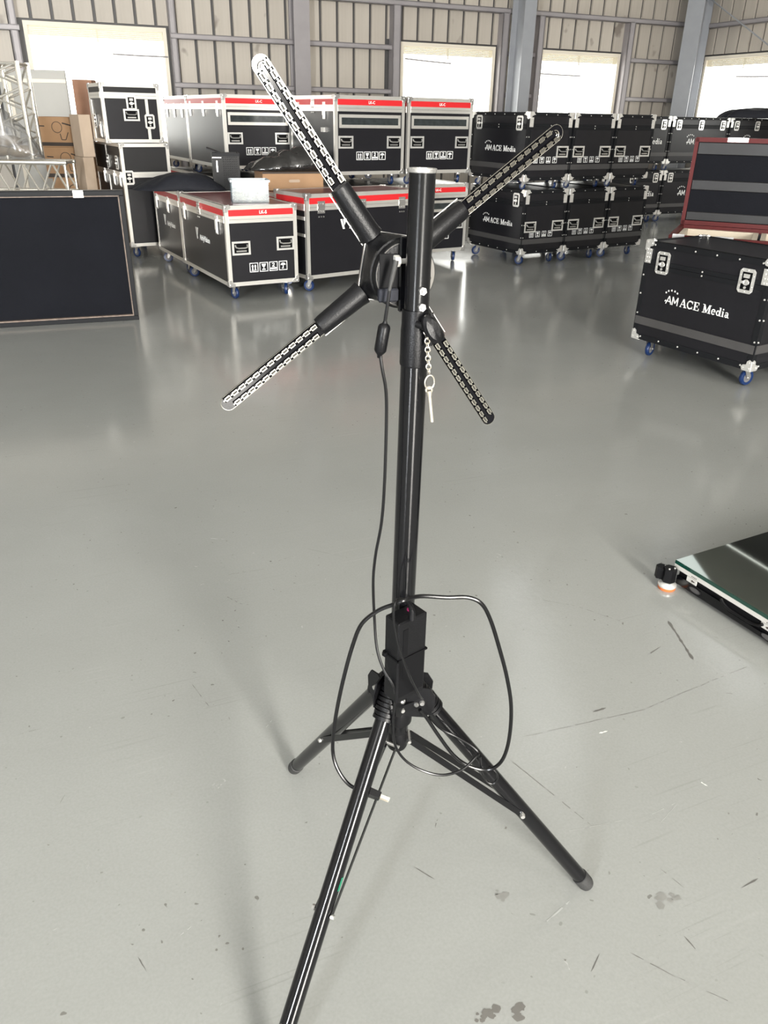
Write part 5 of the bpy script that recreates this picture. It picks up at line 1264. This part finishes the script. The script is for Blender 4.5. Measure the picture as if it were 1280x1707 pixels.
# black crate with perforated side
cr = thing('plastic_crate', 'black perforated plastic crate with an open flap, behind the black cloth', 'crate', (-1.74, 8.27, .782), radians(14))
w_, d_, h_ = .26, .20, .335
for a, b, nm_ in (((0, 0, 0), (w_, .008, h_), 'front_wall'), ((0, d_ - .008, 0), (w_, d_, h_), 'back_wall'), ((0, .008, 0), (.008, d_ - .008, h_), 'side_wall'), ((w_ - .008, .008, 0), (w_, d_ - .008, h_), 'side_wall'), ((.008, .008, 0), (w_ - .008, d_ - .008, .008), 'bottom')):
    MB().box(a, b).obj(nm_, M['blackplastic'], cr, smooth=False)
q = MB(); F = lambda u, v, w: (u, -w, v)
for i in range(7):
    for j in range(14):
        u = .10 + i * .021; v = .03 + j * .020; q.prism([(u, v), (u + .012, v + .008), (u + .012, v + .013), (u, v + .005)], F, 0, .003)
tag(q.obj('lattice', M['recess'], cr, smooth=False), kind='stuff')
q = MB(); q.fbox(F, -.004, w_ + .004, h_ - .028, h_, 0, .010); q.obj('rim', M['black_rail'], cr, smooth=False)
q = MB(); q.fbox(F, .035, .048, h_ - .17, h_ - .07, .0, .006).fbox(F, .0, .085, h_ - .045, h_ - .038, .010, .012); q.obj('grip', M['zinc'], cr, smooth=False)
q = MB(); q.add([(-.05, .0, h_ + .045), (-.04, .1, h_ + .05), (.10, .1, h_ + .002), (.09, .0, h_ - .002), (-.05, .0, h_ + .037), (-.04, .1, h_ + .042), (.10, .1, h_ - .006), (.09, .0, h_ - .010)], [(0, 3, 2, 1), (4, 5, 6, 7), (0, 4, 7, 3), (1, 2, 6, 5), (0, 1, 5, 4), (3, 7, 6, 2)])
q.obj('flap', M['black_rail'], cr, smooth=False)
# clear bin with clips inside, on the nearest red-banded case
bn = thing('clear_bin', 'clear plastic bin of small metal clips, on the LK-S flight case', 'bin', (-1.355, 7.08, .781), radians(14))
w_, d_, h_ = .335, .24, .175; t_ = .004; k_ = .012
def slab(a, b): return MB().box(a, b)
for a, b, nm_ in (((k_, 0, 0), (w_ - k_, t_, h_), 'front_wall'), ((k_, d_ - t_, 0), (w_ - k_, d_, h_), 'back_wall'), ((k_, t_, 0), (k_ + t_, d_ - t_, h_), 'side_wall'), ((w_ - k_ - t_, t_, 0), (w_ - k_, d_ - t_, h_), 'side_wall'), ((k_, 0, -.001), (w_ - k_, d_, .003), 'bottom')):
    slab(a, b).obj(nm_, M['clearplastic'], bn, smooth=False)
q = MB(); q.box((0, -.010, h_ - .012), (w_, .002, h_ + .004)).box((0, d_ - .002, h_ - .012), (w_, d_ + .010, h_ + .004)).box((0, .002, h_ - .012), (.012, d_ - .002, h_ + .004)).box((w_ - .012, .002, h_ - .012), (w_, d_ - .002, h_ + .004))
q.obj('rim', mat('milky_rim', (.62, .66, .70), .3), bn, smooth=False)
for x_ in (.02, w_ - .045): MB().box((x_, -.016, h_ - .05), (x_ + .025, -.008, h_ + .006)).obj('clip', MATS['milky_rim'], bn, smooth=False)
q = MB(); rnd = random.Random(4)
for i in range(110):
    p_ = Vector((rnd.uniform(.03, w_ - .03), rnd.uniform(.014, d_ - .02), rnd.uniform(.008, .10 - .04 * rnd.random()))); d_v = Vector((rnd.uniform(-1, 1), rnd.uniform(-.3, .3), rnd.uniform(-.6, 1))).normalized() * .028
    q.tube([p_, p_ + d_v * .5 + Vector((0, 0, .006)), p_ + d_v], .0030, 5)
for i, v in enumerate(q.v): q.v[i] = (min(max(v[0], .02), w_ - .02), min(max(v[1], .006), d_ - .008), max(v[2], .005))
tag(q.obj('metal_clips', mat('brassy_clips', (.70, .66, .52), .3, .7), bn), kind='stuff')
# black bag on the far row
lump('black_bag', 'black bag slumped on the far black case at the right edge', 'bag', (5.80, 14.15, 1.531), radians(20), .52, .22, .17, 'cloth', 8, .05, prof=lambda x, y: .75 + .25 * x, fr=5)
